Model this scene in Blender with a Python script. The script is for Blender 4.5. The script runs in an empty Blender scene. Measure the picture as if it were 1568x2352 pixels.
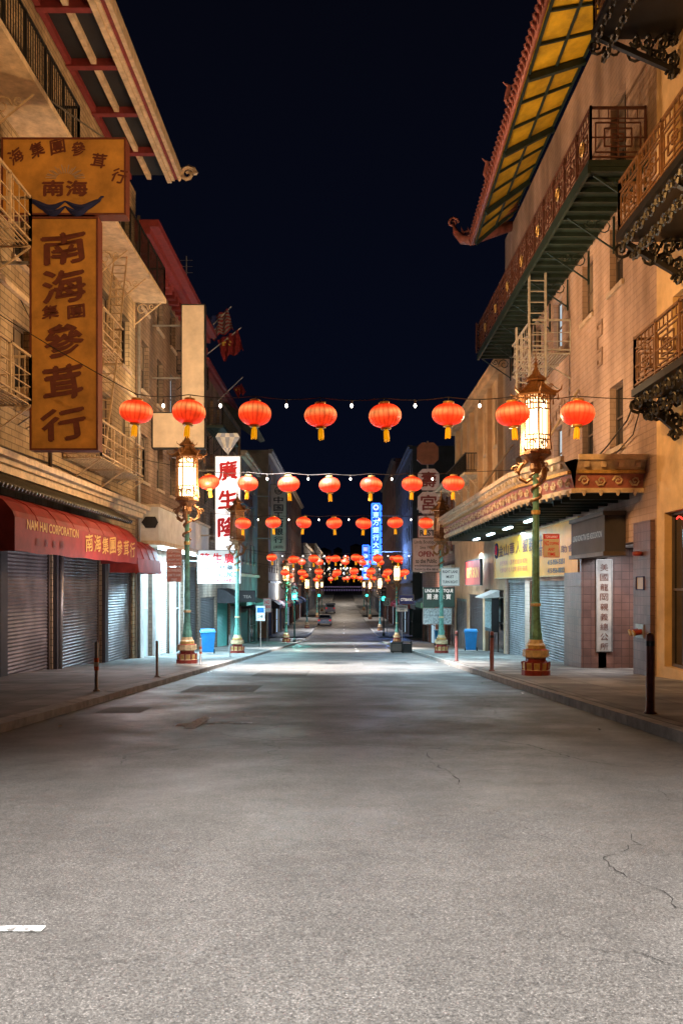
import bpy, math, random
from mathutils import Vector, Matrix
R = random.Random(7)
S = bpy.context.scene
S.view_settings.view_transform = 'Standard'
try: S.view_settings.look = 'None'
except Exception: pass
COL = S.collection
V = Vector
# ------------------------------------------------------------------ terrain profile
GP = [(-60, 3.06), (72, -3.67), (95, -4.2), (130, -4.42), (165, -4.4), (200, -4.2), (270, -3.6), (340, -1.9), (420, 1.0), (700, 14), (1500, 20)]
def g(y):
    for (a, za), (b, zb) in zip(GP, GP[1:]):
        if y <= b: return za + (zb - za) * (y - a) / (b - a)
    return GP[-1][1]
# ------------------------------------------------------------------ materials
def M(name, col, rough=.7, metal=0., emis=None, es=0., var=.25, scale=3., bump=.0, kind=None, bscale=40., spec=.5, mortar=.45, worn=None, wp=(.46, .56)):
    m = bpy.data.materials.new(name); m.use_nodes = True
    nt = m.node_tree; N = nt.nodes; L = nt.links
    b = N['Principled BSDF']
    b.inputs['Roughness'].default_value = rough; b.inputs['Metallic'].default_value = metal
    b.inputs['Specular IOR Level'].default_value = spec
    tc = N.new('ShaderNodeTexCoord')
    no = N.new('ShaderNodeTexNoise'); no.inputs['Scale'].default_value = scale; no.inputs['Detail'].default_value = 6; no.inputs['Roughness'].default_value = .65
    L.new(tc.outputs['Object'], no.inputs['Vector'])
    rp = N.new('ShaderNodeValToRGB'); e = rp.color_ramp.elements
    e[0].position = .3; e[1].position = .72
    e[0].color = (*[c * (1 - var) for c in col], 1); e[1].color = (*[min(1, c * (1 + var)) for c in col], 1)
    if worn: e[0].position, e[1].position = wp; e[0].color = (*worn, 1)
    L.new(no.outputs['Fac'], rp.inputs['Fac'])
    out = rp.outputs['Color']; hgt = None
    if kind in ('brick', 'tile', 'slab'):
        br = N.new('ShaderNodeTexBrick')
        sp = N.new('ShaderNodeSeparateXYZ'); cb = N.new('ShaderNodeCombineXYZ')
        L.new(tc.outputs['Object'], sp.inputs[0])
        if kind == 'slab':
            L.new(tc.outputs['Object'], br.inputs['Vector'])
            br.offset = 0; br.inputs['Brick Width'].default_value = .9; br.inputs['Row Height'].default_value = .9
            br.inputs['Mortar Size'].default_value = .012
        else:
            ad = N.new('ShaderNodeMath'); L.new(sp.outputs['X'], ad.inputs[0]); L.new(sp.outputs['Y'], ad.inputs[1])
            L.new(ad.outputs[0], cb.inputs['X']); L.new(sp.outputs['Z'], cb.inputs['Y']); L.new(cb.outputs[0], br.inputs['Vector'])
            if kind == 'brick':
                br.inputs['Brick Width'].default_value = .42; br.inputs['Row Height'].default_value = .15; br.inputs['Mortar Size'].default_value = .012
            else:
                br.offset = 0; br.inputs['Brick Width'].default_value = .2; br.inputs['Row Height'].default_value = .2; br.inputs['Mortar Size'].default_value = .008
        br.inputs['Scale'].default_value = 1
        br.inputs['Color1'].default_value = (1, 1, 1, 1); q = .5 + mortar * .6; br.inputs['Color2'].default_value = (q, q, q, 1); br.inputs['Mortar'].default_value = (mortar, mortar, mortar, 1)
        mx = N.new('ShaderNodeMix'); mx.data_type = 'RGBA'; mx.blend_type = 'MULTIPLY'; mx.inputs[0].default_value = 1
        L.new(out, mx.inputs[6]); L.new(br.outputs['Color'], mx.inputs[7]); out = mx.outputs[2]; hgt = br.outputs['Fac']
        gn = N.new('ShaderNodeTexNoise'); gn.inputs['Scale'].default_value = .9; gn.inputs['Detail'].default_value = 7
        mp = N.new('ShaderNodeMapping'); mp.inputs['Scale'].default_value = (1, 1, .25 if kind != 'slab' else 1); L.new(tc.outputs['Object'], mp.inputs[0]); L.new(mp.outputs[0], gn.inputs['Vector'])
        gr = N.new('ShaderNodeValToRGB'); gr.color_ramp.elements[0].position = .32; gr.color_ramp.elements[1].position = .62; gr.color_ramp.elements[0].color = (.5, .47, .45, 1); gr.color_ramp.elements[1].color = (1.05, 1.05, 1.05, 1)
        L.new(gn.outputs['Fac'], gr.inputs[0]); m3 = N.new('ShaderNodeMix'); m3.data_type = 'RGBA'; m3.blend_type = 'MULTIPLY'; m3.inputs[0].default_value = 1
        L.new(out, m3.inputs[6]); L.new(gr.outputs[0], m3.inputs[7]); out = m3.outputs[2]
    L.new(out, b.inputs['Base Color'])
    if bump or hgt:
        bn = N.new('ShaderNodeBump'); bn.inputs['Distance'].default_value = .01; bn.inputs['Strength'].default_value = bump or .5
        n2 = N.new('ShaderNodeTexNoise'); n2.inputs['Scale'].default_value = bscale; n2.inputs['Detail'].default_value = 5
        L.new(tc.outputs['Object'], n2.inputs['Vector'])
        if hgt:
            sb = N.new('ShaderNodeMath'); sb.operation = 'SUBTRACT'; L.new(n2.outputs['Fac'], sb.inputs[0]); L.new(hgt, sb.inputs[1]); L.new(sb.outputs[0], bn.inputs['Height'])
        else: L.new(n2.outputs['Fac'], bn.inputs['Height'])
        L.new(bn.outputs[0], b.inputs['Normal'])
    if emis:
        b.inputs['Emission Color'].default_value = (*emis, 1); b.inputs['Emission Strength'].default_value = es
    return m
m_brickL = M('cream_brick', (.50, .39, .25), .85, kind='brick', scale=.7, var=.3, mortar=.38)
m_brickR = M('tan_brick', (.46, .33, .265), .85, kind='brick', scale=.5, var=.28, mortar=.75)
m_brickD = M('dark_brick', (.27, .19, .14), .85, kind='brick', scale=.7, var=.35)
m_relief = M('relief_brick', (.25, .17, .13), .85, scale=3)
m_brickRed = M('red_brick', (.26, .11, .08), .85, kind='brick', scale=.7, var=.3)
m_stucco = M('stucco', (.60, .42, .22), .85, bump=.4, scale=1.2, var=.28)
m_stuccoB = M('tan_stucco', (.46, .32, .20), .85, bump=.3, scale=1, var=.3)
m_grey = M('grey_stucco', (.20, .19, .20), .85, bump=.3, scale=1, var=.3)
m_dark = M('dark_wall', (.055, .05, .055), .8, scale=1, var=.3)
m_white = M('white_paint', (.68, .68, .66), .55, scale=2, var=.2)
m_cream = M('cream_paint', (.60, .48, .34), .6, scale=4, var=.35)
m_creamrail = M('cream_iron', (.50, .38, .24), .5, scale=8, var=.3)
m_palerail = M('pale_iron', (.42, .40, .36), .5, scale=8, var=.3)
m_black = M('black_iron', (.012, .012, .014), .45, scale=8, var=.3)
m_maroon = M('maroon_paint', (.20, .03, .035), .55, scale=5, var=.3)
m_darkgreen = M('dark_green_paint', (.012, .028, .025), .5, scale=5, var=.4)
m_redrail = M('red_brown_iron', (.10, .04, .028), .5, scale=8, var=.4)
m_bronze = M('bronze_iron', (.15, .075, .035), .5, scale=8, var=.4)
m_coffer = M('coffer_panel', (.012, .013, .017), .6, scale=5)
m_yellow = M('yellow_soffit', (.56, .35, .015), .6, scale=1.5, var=.4)
m_rooftile = M('rose_tile', (.36, .13, .11), .55, scale=5, var=.4)
m_greentile = M('green_tile', (.06, .06, .045), .4, scale=5, var=.4)
m_awning = M('red_awning', (.34, .032, .028), .65, scale=2.5, var=.35)
m_shut = M('steel_shutter', (.18, .16, .17), .5, metal=.3, scale=1.3, var=.5)
m_shutR = M('blue_steel_shutter', (.17, .175, .19), .5, metal=.25, scale=1.3, var=.5)
m_frame = M('window_frame', (.10, .075, .06), .6)
m_sill = M('stone_sill', (.40, .32, .25), .8)
m_glass = M('dark_glass', (.012, .015, .02), .12, var=.1)
m_blind = M('blind_behind_glass', (.16, .13, .10), .35, scale=2, var=.5)
m_glasslit = M('lit_glass', (.3, .4, .5), .3, emis=(.55, .8, 1), es=.55, scale=6)
m_glasswarm = M('warm_glass', (.3, .2, .1), .3, emis=(1, .55, .2), es=.5, scale=6)
m_farlit = M('far_window_cool', (.5, .6, .7), .4, emis=(.8, .9, 1), es=2.5)
m_farwarm = M('far_window_warm', (.6, .5, .3), .4, emis=(1, .7, .4), es=2.5)
m_gold = M('gold_paint', (.50, .33, .11), .4, metal=.3, scale=9, var=.35)
m_goldtext = M('gold_lettering', (.75, .45, .10), .5, emis=(1, .55, .12), es=.06, scale=20, var=.1)
m_brown = M('brown_lettering', (.13, .03, .015), .6, scale=10)
m_signY = M('amber_sign', (.50, .25, .045), .55, scale=1.4, var=.42)
m_signYel = M('yellow_sign', (.62, .31, .012), .5, scale=1.5, var=.2, emis=(1, .45, .0), es=.05)
m_signW = M('lit_white_sign', (.85, .88, .9), .4, emis=(.85, .93, 1), es=.9, scale=2, var=.1)
m_signW2 = M('lit_white_board', (.62, .70, .74), .4, emis=(.70, .88, 1), es=.32, scale=2, var=.1)
m_signCream = M('blank_sign', (.66, .52, .38), .5, scale=1.5, var=.2)
m_signGrey = M('grey_sign', (.42, .36, .32), .5, scale=1.5, var=.15)
m_redtext = M('red_lettering', (.60, .015, .025), .5, emis=(.8, .0, .02), es=.08)
m_redpaint = M('red_sign_paint', (.45, .03, .03), .5)
m_cyantext = M('blue_lettering', (.01, .13, .36), .5)
m_blacktext = M('black_lettering', (.02, .02, .025), .5)
m_whitetext = M('white_lettering', (.8, .8, .8), .5, emis=(1, 1, 1), es=.15)
m_blueneon = M('blue_neon', (.02, .08, .5), .4, emis=(.03, .16, 1), es=3.2)
m_blueneon2 = M('cyan_neon', (.1, .4, .6), .4, emis=(.45, .8, 1), es=2.2)
m_bluepanel = M('blue_lit_panel', (.02, .05, .3), .4, emis=(.03, .11, .9), es=.9)
m_redneon = M('red_neon', (.5, .02, .02), .4, emis=(1, .04, .03), es=2)
m_conc = M('concrete', (.26, .24, .22), .8, kind='slab', scale=1.5, var=.4, bscale=60, mortar=.3)
m_kerb = M('granite_kerb', (.27, .25, .23), .8, scale=4, var=.4, bump=.3)
m_ground = M('ground_soil', (.05, .05, .045), .95)
m_teal = M('teal_post', (.10, .28, .23), .5, scale=6, var=.55)
m_lampred = M('lamp_red', (.24, .03, .02), .5, scale=8, var=.45)
m_lampcream = M('lamp_cream', (.55, .42, .24), .5, scale=8, var=.4)
m_lampgold = M('lamp_gold', (.24, .115, .045), .42, metal=.3, scale=20, var=.5)
m_lampglass = M('lamp_glass_lit', (.9, .8, .6), .4, emis=(1, .70, .36), es=7, var=.05)
m_lampcore = M('lamp_bulb_core', (1, .9, .8), .4, emis=(1, .85, .62), es=60, var=.02)
m_lampoff = M('lamp_glass_off', (.25, .12, .09), .4)
m_tag = M('orange_tag', (.75, .14, .03), .6)
m_bin = M('blue_plastic', (.02, .25, .62), .4, var=.15)
m_binblack = M('black_plastic', (.015, .015, .015), .35)
m_bollard = M('rust_paint', (.15, .04, .035), .5, scale=9, var=.4)
m_steel = M('galvanised_steel', (.30, .29, .28), .45, metal=.6, scale=8)
m_tile = M('brown_tile', (.22, .12, .10), .4, kind='tile', scale=2)
m_plum = M('plum_tile', (.18, .11, .12), .5, kind='tile', scale=2)
m_wire = M('wire_black', (.03, .025, .02), .6)
m_bulb = M('bulb_glow', (1, .95, .85), .4, emis=(1, .92, .8), es=7)
m_bulbfar = M('bulb_glow_far', (1, .95, .85), .4, emis=(1, .92, .85), es=2.5)
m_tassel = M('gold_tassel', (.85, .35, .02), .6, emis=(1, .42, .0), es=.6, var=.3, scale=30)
m_paint = M('road_paint', (.46, .46, .44), .8, scale=26, var=.2, worn=(.10, .095, .09), wp=(.40, .54))
m_crack = M('crack_fill', (.022, .020, .018), .9)
m_patch = M('asphalt_patch', (.060, .056, .052), .75, scale=9, var=.4, bump=.5, bscale=120)
m_iron = M('cast_iron_cover', (.06, .055, .05), .5, metal=.4, scale=30, var=.5, bump=.6, bscale=60)
m_car = M('silver_paint', (.45, .47, .5), .3, metal=.4)
m_vanw = M('white_van_paint', (.7, .7, .68), .4)
m_tail = M('tail_lamp', (.5, .02, .02), .3, emis=(1, .03, .02), es=.6)
m_greenlens = M('green_signal_lens', (.1, .8, .6), .3, emis=(.04, 1, .72), es=4)
m_offlens = M('off_lens', (.08, .02, .02), .3)
m_flagred = M('flag_red', (.20, .012, .015), .8)
m_flagwhite = M('flag_white', (.22, .2, .2), .8)
m_flagblue = M('flag_blue', (.015, .025, .12), .8)
m_flagyel = M('flag_yellow', (.5, .35, .05), .8)
m_strip = M('fluorescent_tube', (.9, .95, 1), .4, emis=(.7, .9, 1), es=9)
def lantern_mat():
    m = bpy.data.materials.new('red_silk_lantern'); m.use_nodes = True
    nt = m.node_tree; N = nt.nodes; L = nt.links; b = N['Principled BSDF']
    b.inputs['Base Color'].default_value = (.5, .02, .008, 1); b.inputs['Roughness'].default_value = .5
    tc = N.new('ShaderNodeTexCoord'); sp = N.new('ShaderNodeSeparateXYZ'); L.new(tc.outputs['Object'], sp.inputs[0])
    mr = N.new('ShaderNodeMapRange'); mr.inputs[1].default_value = -.24; mr.inputs[2].default_value = .24
    L.new(sp.outputs['Z'], mr.inputs[0])
    rp = N.new('ShaderNodeValToRGB'); cr = rp.color_ramp
    cr.elements[0].color = (.75, .014, .003, 1); cr.elements[1].color = (.85, .02, .004, 1)
    e = cr.elements.new(.38); e.color = (1, .06, .012, 1)
    e = cr.elements.new(.62); e.color = (1, .32, .09, 1)  # inner bulb's hot spot painted as a height gradient in the emission
    e = cr.elements.new(.79); e.color = (1, .06, .012, 1)
    L.new(mr.outputs[0], rp.inputs['Fac'])
    at = N.new('ShaderNodeMath'); at.operation = 'ARCTAN2'; L.new(sp.outputs['X'], at.inputs[0]); L.new(sp.outputs['Y'], at.inputs[1])
    mu = N.new('ShaderNodeMath'); mu.operation = 'MULTIPLY'; mu.inputs[1].default_value = 20; L.new(at.outputs[0], mu.inputs[0])
    sn = N.new('ShaderNodeMath'); sn.operation = 'COSINE'; L.new(mu.outputs[0], sn.inputs[0])
    m2 = N.new('ShaderNodeMapRange'); m2.inputs[1].default_value = -1; m2.inputs[2].default_value = -.3; m2.inputs[3].default_value = .68; m2.inputs[4].default_value = 1.15
    nn = N.new('ShaderNodeTexNoise'); nn.inputs['Scale'].default_value = 5; L.new(tc.outputs['Object'], nn.inputs['Vector'])
    m4 = N.new('ShaderNodeMapRange'); m4.inputs[1].default_value = .3; m4.inputs[2].default_value = .7; m4.inputs[3].default_value = .65; m4.inputs[4].default_value = 1.45; L.new(nn.outputs['Fac'], m4.inputs[0])
    mm = N.new('ShaderNodeMath'); mm.operation = 'MULTIPLY'
    L.new(sn.outputs[0], m2.inputs[0]); L.new(m2.outputs[0], mm.inputs[0]); L.new(m4.outputs[0], mm.inputs[1])
    L.new(rp.outputs['Color'], b.inputs['Emission Color']); L.new(mm.outputs[0], b.inputs['Emission Strength'])
    return m
m_silk = lantern_mat()
def asphalt():
    m = bpy.data.materials.new('asphalt'); m.use_nodes = True
    nt = m.node_tree; N = nt.nodes; L = nt.links; b = N['Principled BSDF']
    tc = N.new('ShaderNodeTexCoord')
    def noise(s, d=6, r=.6, vec=None):
        n = N.new('ShaderNodeTexNoise'); n.inputs['Scale'].default_value = s; n.inputs['Detail'].default_value = d; n.inputs['Roughness'].default_value = r
        L.new(vec or tc.outputs['Object'], n.inputs['Vector']); return n
    def ramp(src, p0, c0, p1, c1):
        r = N.new('ShaderNodeValToRGB'); r.color_ramp.elements[0].position = p0; r.color_ramp.elements[1].position = p1
        r.color_ramp.elements[0].color = (c0, c0, c0, 1); r.color_ramp.elements[1].color = (c1, c1, c1, 1); L.new(src, r.inputs['Fac']); return r.outputs['Color']
    def mul(a, c):
        x = N.new('ShaderNodeMix'); x.data_type = 'RGBA'; x.blend_type = 'MULTIPLY'; x.inputs[0].default_value = 1; L.new(a, x.inputs[6]); L.new(c, x.inputs[7]); return x.outputs[2]
    big = ramp(noise(.35, 5).outputs['Fac'], .32, .80, .68, 1.12)
    mid = ramp(noise(2.6, 9, .75).outputs['Fac'], .3, .78, .7, 1.16)
    stn = ramp(noise(1.3, 5, .6).outputs['Fac'], .66, 1.0, .76, .66)
    mp = N.new('ShaderNodeMapping'); mp.inputs['Scale'].default_value = (1.1, .06, 1); L.new(tc.outputs['Object'], mp.inputs[0])
    trk = ramp(noise(1.0, 5, .6, mp.outputs[0]).outputs['Fac'], .35, .84, .65, 1.1)
    med = ramp(noise(16, 6, .8).outputs['Fac'], .34, .82, .66, 1.14)
    fine = noise(85, 5, .85); f = ramp(fine.outputs['Fac'], .40, .36, .62, 1.7)
    vo = N.new('ShaderNodeTexVoronoi'); vo.inputs['Scale'].default_value = 95; L.new(tc.outputs['Object'], vo.inputs['Vector'])
    sp = ramp(vo.outputs['Distance'], .08, 1.9, .38, .82)
    wn = noise(1.6, 5); va = N.new('ShaderNodeVectorMath'); va.operation = 'SCALE'; va.inputs['Scale'].default_value = .9; L.new(wn.outputs['Color'], va.inputs[0])
    vb = N.new('ShaderNodeVectorMath'); L.new(tc.outputs['Object'], vb.inputs[0]); L.new(va.outputs[0], vb.inputs[1])
    vc = N.new('ShaderNodeTexVoronoi'); vc.feature = 'DISTANCE_TO_EDGE'; vc.inputs['Scale'].default_value = .33; L.new(vb.outputs[0], vc.inputs['Vector'])
    cr = ramp(vc.outputs['Distance'], .0015, .35, .005, 1.0)
    sx = N.new('ShaderNodeSeparateXYZ'); L.new(tc.outputs['Object'], sx.inputs[0])
    mk = N.new('ShaderNodeMapRange'); mk.inputs[1].default_value = 6; mk.inputs[2].default_value = 8; L.new(sx.outputs['Y'], mk.inputs[0])
    mxc = N.new('ShaderNodeMix'); mxc.data_type = 'RGBA'; L.new(mk.outputs[0], mxc.inputs[0]); mxc.inputs[6].default_value = (1, 1, 1, 1); L.new(cr, mxc.inputs[7])
    base = N.new('ShaderNodeRGB'); base.outputs[0].default_value = (.100, .092, .085, 1)
    c = mul(base.outputs[0], big)
    for k in (mid, stn, trk, med, f, sp, mxc.outputs[2]): c = mul(c, k)
    L.new(c, b.inputs['Base Color'])
    L.new(ramp(noise(1.1, 5).outputs['Fac'], .35, .45, .7, .70), b.inputs['Roughness'])
    b.inputs['Specular IOR Level'].default_value = .45
    bn = N.new('ShaderNodeBump'); bn.inputs['Strength'].default_value = .75; bn.inputs['Distance'].default_value = .007
    ad = N.new('ShaderNodeMath'); L.new(fine.outputs['Fac'], ad.inputs[0]); L.new(mxc.outputs[2], ad.inputs[1]); L.new(ad.outputs[0], bn.inputs['Height']); L.new(bn.outputs[0], b.inputs['Normal'])
    return m
m_asph = asphalt()
# ------------------------------------------------------------------ mesh builder
class MB:
    def __init__(s): s.v = []; s.f = []; s.m = []; s.mats = []
    def mi(s, m):
        if m not in s.mats: s.mats.append(m)
        return s.mats.index(m)
    def poly(s, pts, m):
        i = len(s.v); s.v += [V(p) for p in pts]; s.f.append(tuple(range(i, i + len(pts)))); s.m.append(s.mi(m))
    def hexa(s, c, m):
        i = len(s.v); s.v += [V(p) for p in c]; k = s.mi(m)
        for f in ((0, 3, 2, 1), (4, 5, 6, 7), (0, 1, 5, 4), (1, 2, 6, 5), (2, 3, 7, 6), (3, 0, 4, 7)):
            s.f.append(tuple(i + a for a in f)); s.m.append(k)
    def box(s, x0, x1, y0, y1, z0, z1, m):
        if x0 > x1: x0, x1 = x1, x0
        if y0 > y1: y0, y1 = y1, y0
        s.hexa([(x0, y0, z0), (x1, y0, z0), (x1, y1, z0), (x0, y1, z0), (x0, y0, z1), (x1, y0, z1), (x1, y1, z1), (x0, y1, z1)], m)
    def bb(s, O, u, v, n, a0, a1, b0, b1, c0, c1, m):
        P = lambda a, b, c: V(O) + V(u) * a + V(v) * b + V(n) * c
        s.hexa([P(a0, b0, c0), P(a1, b0, c0), P(a1, b1, c0), P(a0, b1, c0), P(a0, b0, c1), P(a1, b0, c1), P(a1, b1, c1), P(a0, b1, c1)], m)
    def beam(s, p, q, w, m, h=None):
        p = V(p); q = V(q); d = (q - p)
        if d.length < 1e-6: return
        d.normalize(); up = V((0, 0, 1)) if abs(d.z) < .95 else V((0, 1, 0))
        a = d.cross(up).normalized(); b = a.cross(d).normalized(); w = w / 2; h = (h / 2 if h else w)
        s.hexa([p - a * w - b * h, p + a * w - b * h, p + a * w + b * h, p - a * w + b * h, q - a * w - b * h, q + a * w - b * h, q + a * w + b * h, q - a * w + b * h], m)
    def tube(s, pts, rad, m, n=6):
        pts = [V(p) for p in pts]; k = s.mi(m); rings = []
        if not isinstance(rad, (list, tuple)): rad = [rad] * len(pts)
        for j, p in enumerate(pts):
            d = (pts[min(j + 1, len(pts) - 1)] - pts[max(j - 1, 0)]).normalized()
            up = V((0, 0, 1)) if abs(d.z) < .9 else V((0, 1, 0))
            a = d.cross(up).normalized(); b = a.cross(d)
            i = len(s.v)
            s.v += [p + (a * math.cos(t * 2 * math.pi / n) + b * math.sin(t * 2 * math.pi / n)) * rad[j] for t in range(n)]
            rings.append(i)
        for i, j in zip(rings, rings[1:]):
            for t in range(n):
                s.f.append((i + t, i + (t + 1) % n, j + (t + 1) % n, j + t)); s.m.append(k)
        s.f.append(tuple(rings[0] + t for t in range(n))[::-1]); s.m.append(k)
        s.f.append(tuple(rings[-1] + t for t in range(n))); s.m.append(k)
    def lathe(s, prof, m, c=(0, 0, 0), n=16, rot=0., flute=None, cap=True):
        c = V(c); rings = []
        for q in prof:
            r, z = q[0], q[1]; i = len(s.v); rings.append((i, q[2] if len(q) > 2 else m))
            for t in range(n):
                a = rot + t * 2 * math.pi / n; rr = r * (flute(t) if flute else 1)
                s.v.append(c + V((rr * math.cos(a), rr * math.sin(a), z)))
        for (i, _), (j, mm) in zip(rings, rings[1:]):
            for t in range(n):
                s.f.append((i + t, i + (t + 1) % n, j + (t + 1) % n, j + t)); s.m.append(s.mi(mm))
        if cap:
            s.f.append(tuple(rings[0][0] + t for t in range(n))[::-1]); s.m.append(s.mi(rings[0][1]))
            s.f.append(tuple(rings[-1][0] + t for t in range(n))); s.m.append(s.mi(rings[-1][1]))
    def scroll(s, c, u, v, r, th, m, turns=1.4, n=12, flip=1):
        c = V(c); pts = []; rad = []
        for k in range(n + 1):
            t = k / n; a = t * turns * 2 * math.pi * flip; rr = r * (1 - .8 * t)
            pts.append(c + V(u) * rr * math.cos(a) + V(v) * rr * math.sin(a)); rad.append(th * (1 - .4 * t))
        s.tube(pts, rad, m, 4)
    def prism(s, prof, y0, y1, m):
        k = len(prof)
        for i in range(k):
            a = prof[i]; b = prof[(i + 1) % k]
            s.poly([(a[0], y0, a[1]), (b[0], y0, b[1]), (b[0], y1, b[1]), (a[0], y1, a[1])], m)
        s.poly([(a[0], y0, a[1]) for a in prof], m); s.poly([(a[0], y1, a[1]) for a in prof][::-1], m)
ORG = {}
def thing(name, label, cat, loc, group=None):
    o = bpy.data.objects.new(name, None); o.location = loc; o.empty_display_size = .3; COL.objects.link(o)
    o['label'] = label; o['category'] = cat
    if group: o['group'] = group
    ORG[o.name] = V(loc); return o
def part(mb, name, par, smooth=False, label=None, origin=None):
    po = ORG[par.name] if par else V((0, 0, 0))
    o0 = V(origin) if origin is not None else po
    me = bpy.data.meshes.new(name); me.from_pydata([tuple(v - o0) for v in mb.v], [], mb.f)
    for m in mb.mats: me.materials.append(m)
    me.polygons.foreach_set('material_index', mb.m)
    if smooth: me.polygons.foreach_set('use_smooth', [True] * len(me.polygons))
    me.update()
    o = bpy.data.objects.new(name, me); COL.objects.link(o)
    if par: o.parent = par
    o.location = o0 - po; ORG[o.name] = o0
    if label: o['label'] = label
    return o
def copy_thing(root, loc, label=None, rz=0):
    n = root.copy(); n.location = loc; n.rotation_euler = (0, 0, rz); COL.objects.link(n)
    if label: n['label'] = label
    def rec(a, b):
        for ch in list(a.children):
            c = ch.copy(); c.parent = b; COL.objects.link(c); rec(ch, c)
    rec(root, n); return n
# ------------------------------------------------------------------ lettering
TC = {}
def glyphs(body, bold):
    k = (body, bold)
    if k in TC: return TC[k]
    cu = bpy.data.curves.new('t', 'FONT'); cu.body = body; cu.offset = bold; cu.resolution_u = 3
    ob = bpy.data.objects.new('t', cu); COL.objects.link(ob)
    dg = bpy.context.evaluated_depsgraph_get(); me = bpy.data.meshes.new_from_object(ob.evaluated_get(dg))
    vs = [(v.co.x, v.co.y) for v in me.vertices]; fs = [tuple(p.vertices) for p in me.polygons]
    bpy.data.objects.remove(ob); bpy.data.curves.remove(cu); bpy.data.meshes.remove(me)
    if vs:
        x0 = min(v[0] for v in vs); x1 = max(v[0] for v in vs); y0 = min(v[1] for v in vs); y1 = max(v[1] for v in vs)
        vs = [((a - x0) / max(x1 - x0, 1e-4), (b - y0) / max(y1 - y0, 1e-4)) for a, b in vs]
    TC[k] = (vs, fs); return TC[k]
def letter(mb, body, O, u, v, w, h, m, bold=.012, slant=0.):
    cjk = any(ord(c) > 0x2e80 for c in body)
    O = V(O); u = V(u); v = V(v); n = u.cross(v); k = mb.mi(m)
    if cjk: vs, fs = glyphs(body, 0.0); b = bold * .8 / max(1, len(body)) if len(body) > 1 else bold * .8; sh = [(0, 0), (b, b * .3), (-b, -b * .3), (b * .2, b), (-b * .2, -b)] if bold > .015 else [(0, 0)]
    else: vs, fs = glyphs(body, bold); sh = [(0, 0)]
    for q, (dx, dz) in enumerate(sh):
        i = len(mb.v); P = O + n * (.0007 * q) + u * (dx * w) + v * (dz * h)
        mb.v += [P + u * (a * w + slant * w * (.2 * math.sin(c * 3.1 + a) + .12 * math.sin(a * 9 + c * 5))) + v * (c * h + slant * h * ((a - .5) * 1.1 + .18 * math.sin(a * 7 + 1) + .1 * math.sin(c * 8))) for a, c in vs]
        for f in fs: mb.f.append(tuple(i + z for z in f)); mb.m.append(k)
CAMU = (1, 0, 0); UP = (0, 0, 1); CAMN = (0, -1, 0)
def sign(name, label, O, u, n, w, h, th, mp, mf, texts, fw=.05, cat='sign', extra=None, group=None, slant=0):
    O = V(O); u = V(u); n = V(n); v = V(UP)
    t = thing(name, label, cat, O, group)
    mb = MB(); mb.bb(O, u, v, n, fw, w - fw, fw, h - fw, -th, -.0 - .012, mp); part(mb, 'panel', t)
    mb = MB()
    for a0, a1, b0, b1 in ((0, w, 0, fw), (0, w, h - fw, h), (0, fw, fw, h - fw), (w - fw, w, fw, h - fw)):
        mb.bb(O, u, v, n, a0, a1, b0, b1, -th - .01, .012, mf)
    if extra: extra(mb)
    part(mb, 'frame', t)
    if texts:
        mb = MB()
        for q in texts: letter(mb, q[0], O + u * (q[1] * w) + v * (q[2] * h) + n * .004, u, v, q[3] * w, q[4] * h, q[5], q[6] if len(q) > 6 else .012, slant)
        part(mb, 'lettering', t)
    return t
# ------------------------------------------------------------------ SETTING
ys = [-40, -10, 0, 6, 12, 18, 24, 30, 36, 42, 48, 54, 60, 66, 72, 73.5, 84, 95, 105, 118, 130, 148, 165, 182, 200, 235, 270, 305, 340, 380, 420, 560, 700, 1100, 1500]
def strip(name, x0, x1, dz, m, y0=-40, y1=1500):
    mb = MB(); yy = [y for y in ys if y0 < y < y1]; yy = [y0] + yy + [y1]
    for a, b in zip(yy, yy[1:]): mb.poly([(x0, a, g(a) + dz), (x1, a, g(a) + dz), (x1, b, g(b) + dz), (x0, b, g(b) + dz)], m)
    return mb
o = part(strip('ground', -700, 700, -.03, m_ground), 'ground', None); o['kind'] = 'structure'
o = part(strip('road', -3.65, 3.25, 0, m_asph), 'road', None); o['kind'] = 'structure'
mb = MB()
for xa, xb in ((-120, -3.65), (3.25, 120)):
    mb.poly([(xa, 73.5, g(73.5) - .002), (xb, 73.5, g(73.5) - .002), (xb, 84, g(84) - .002), (xa, 84, g(84) - .002)], m_asph)
o = part(mb, 'cross_road', None); o['kind'] = 'structure'
for (x0, x1, kx0, kx1) in ((-7.6, -3.85, -3.85, -3.65), (3.45, 7.9, 3.25, 3.45)):
    for a0, a1 in ((-40, 73.5), (84, 148), (158, 420)):
        o = part(strip('', x0, x1, .11, m_conc, a0, a1), 'pavement', None); o['kind'] = 'structure'
        k = MB(); yy = [a0] + [y for y in ys if a0 < y < a1] + [a1]
        for a, b in zip(yy, yy[1:]):
            n = max(1, int((b - a) / 2)) if a < 60 else 1
            for i in range(n):
                p = a + (b - a) * i / n; q = a + (b - a) * (i + 1) / n - (.012 if a < 60 else 0); dz = R.uniform(-.006, .006)
                k.hexa([(kx0, p, g(p) - .1), (kx1, p, g(p) - .1), (kx1, q, g(q) - .1), (kx0, q, g(q) - .1), (kx0, p, g(p) + .115 + dz), (kx1, p, g(p) + .10 + dz), (kx1, q, g(q) + .10 + dz), (kx0, q, g(q) + .115 + dz)], m_kerb)
        o = part(k, 'kerb', None); o['kind'] = 'structure'
mb = MB()
def mark(x0, x1, y0, y1, m=m_paint, dz=.005): mb.poly([(x0, y0, g(y0) + dz), (x1, y0, g(y0) + dz), (x1, y1, g(y1) + dz), (x0, y1, g(y1) + dz)], m)
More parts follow.
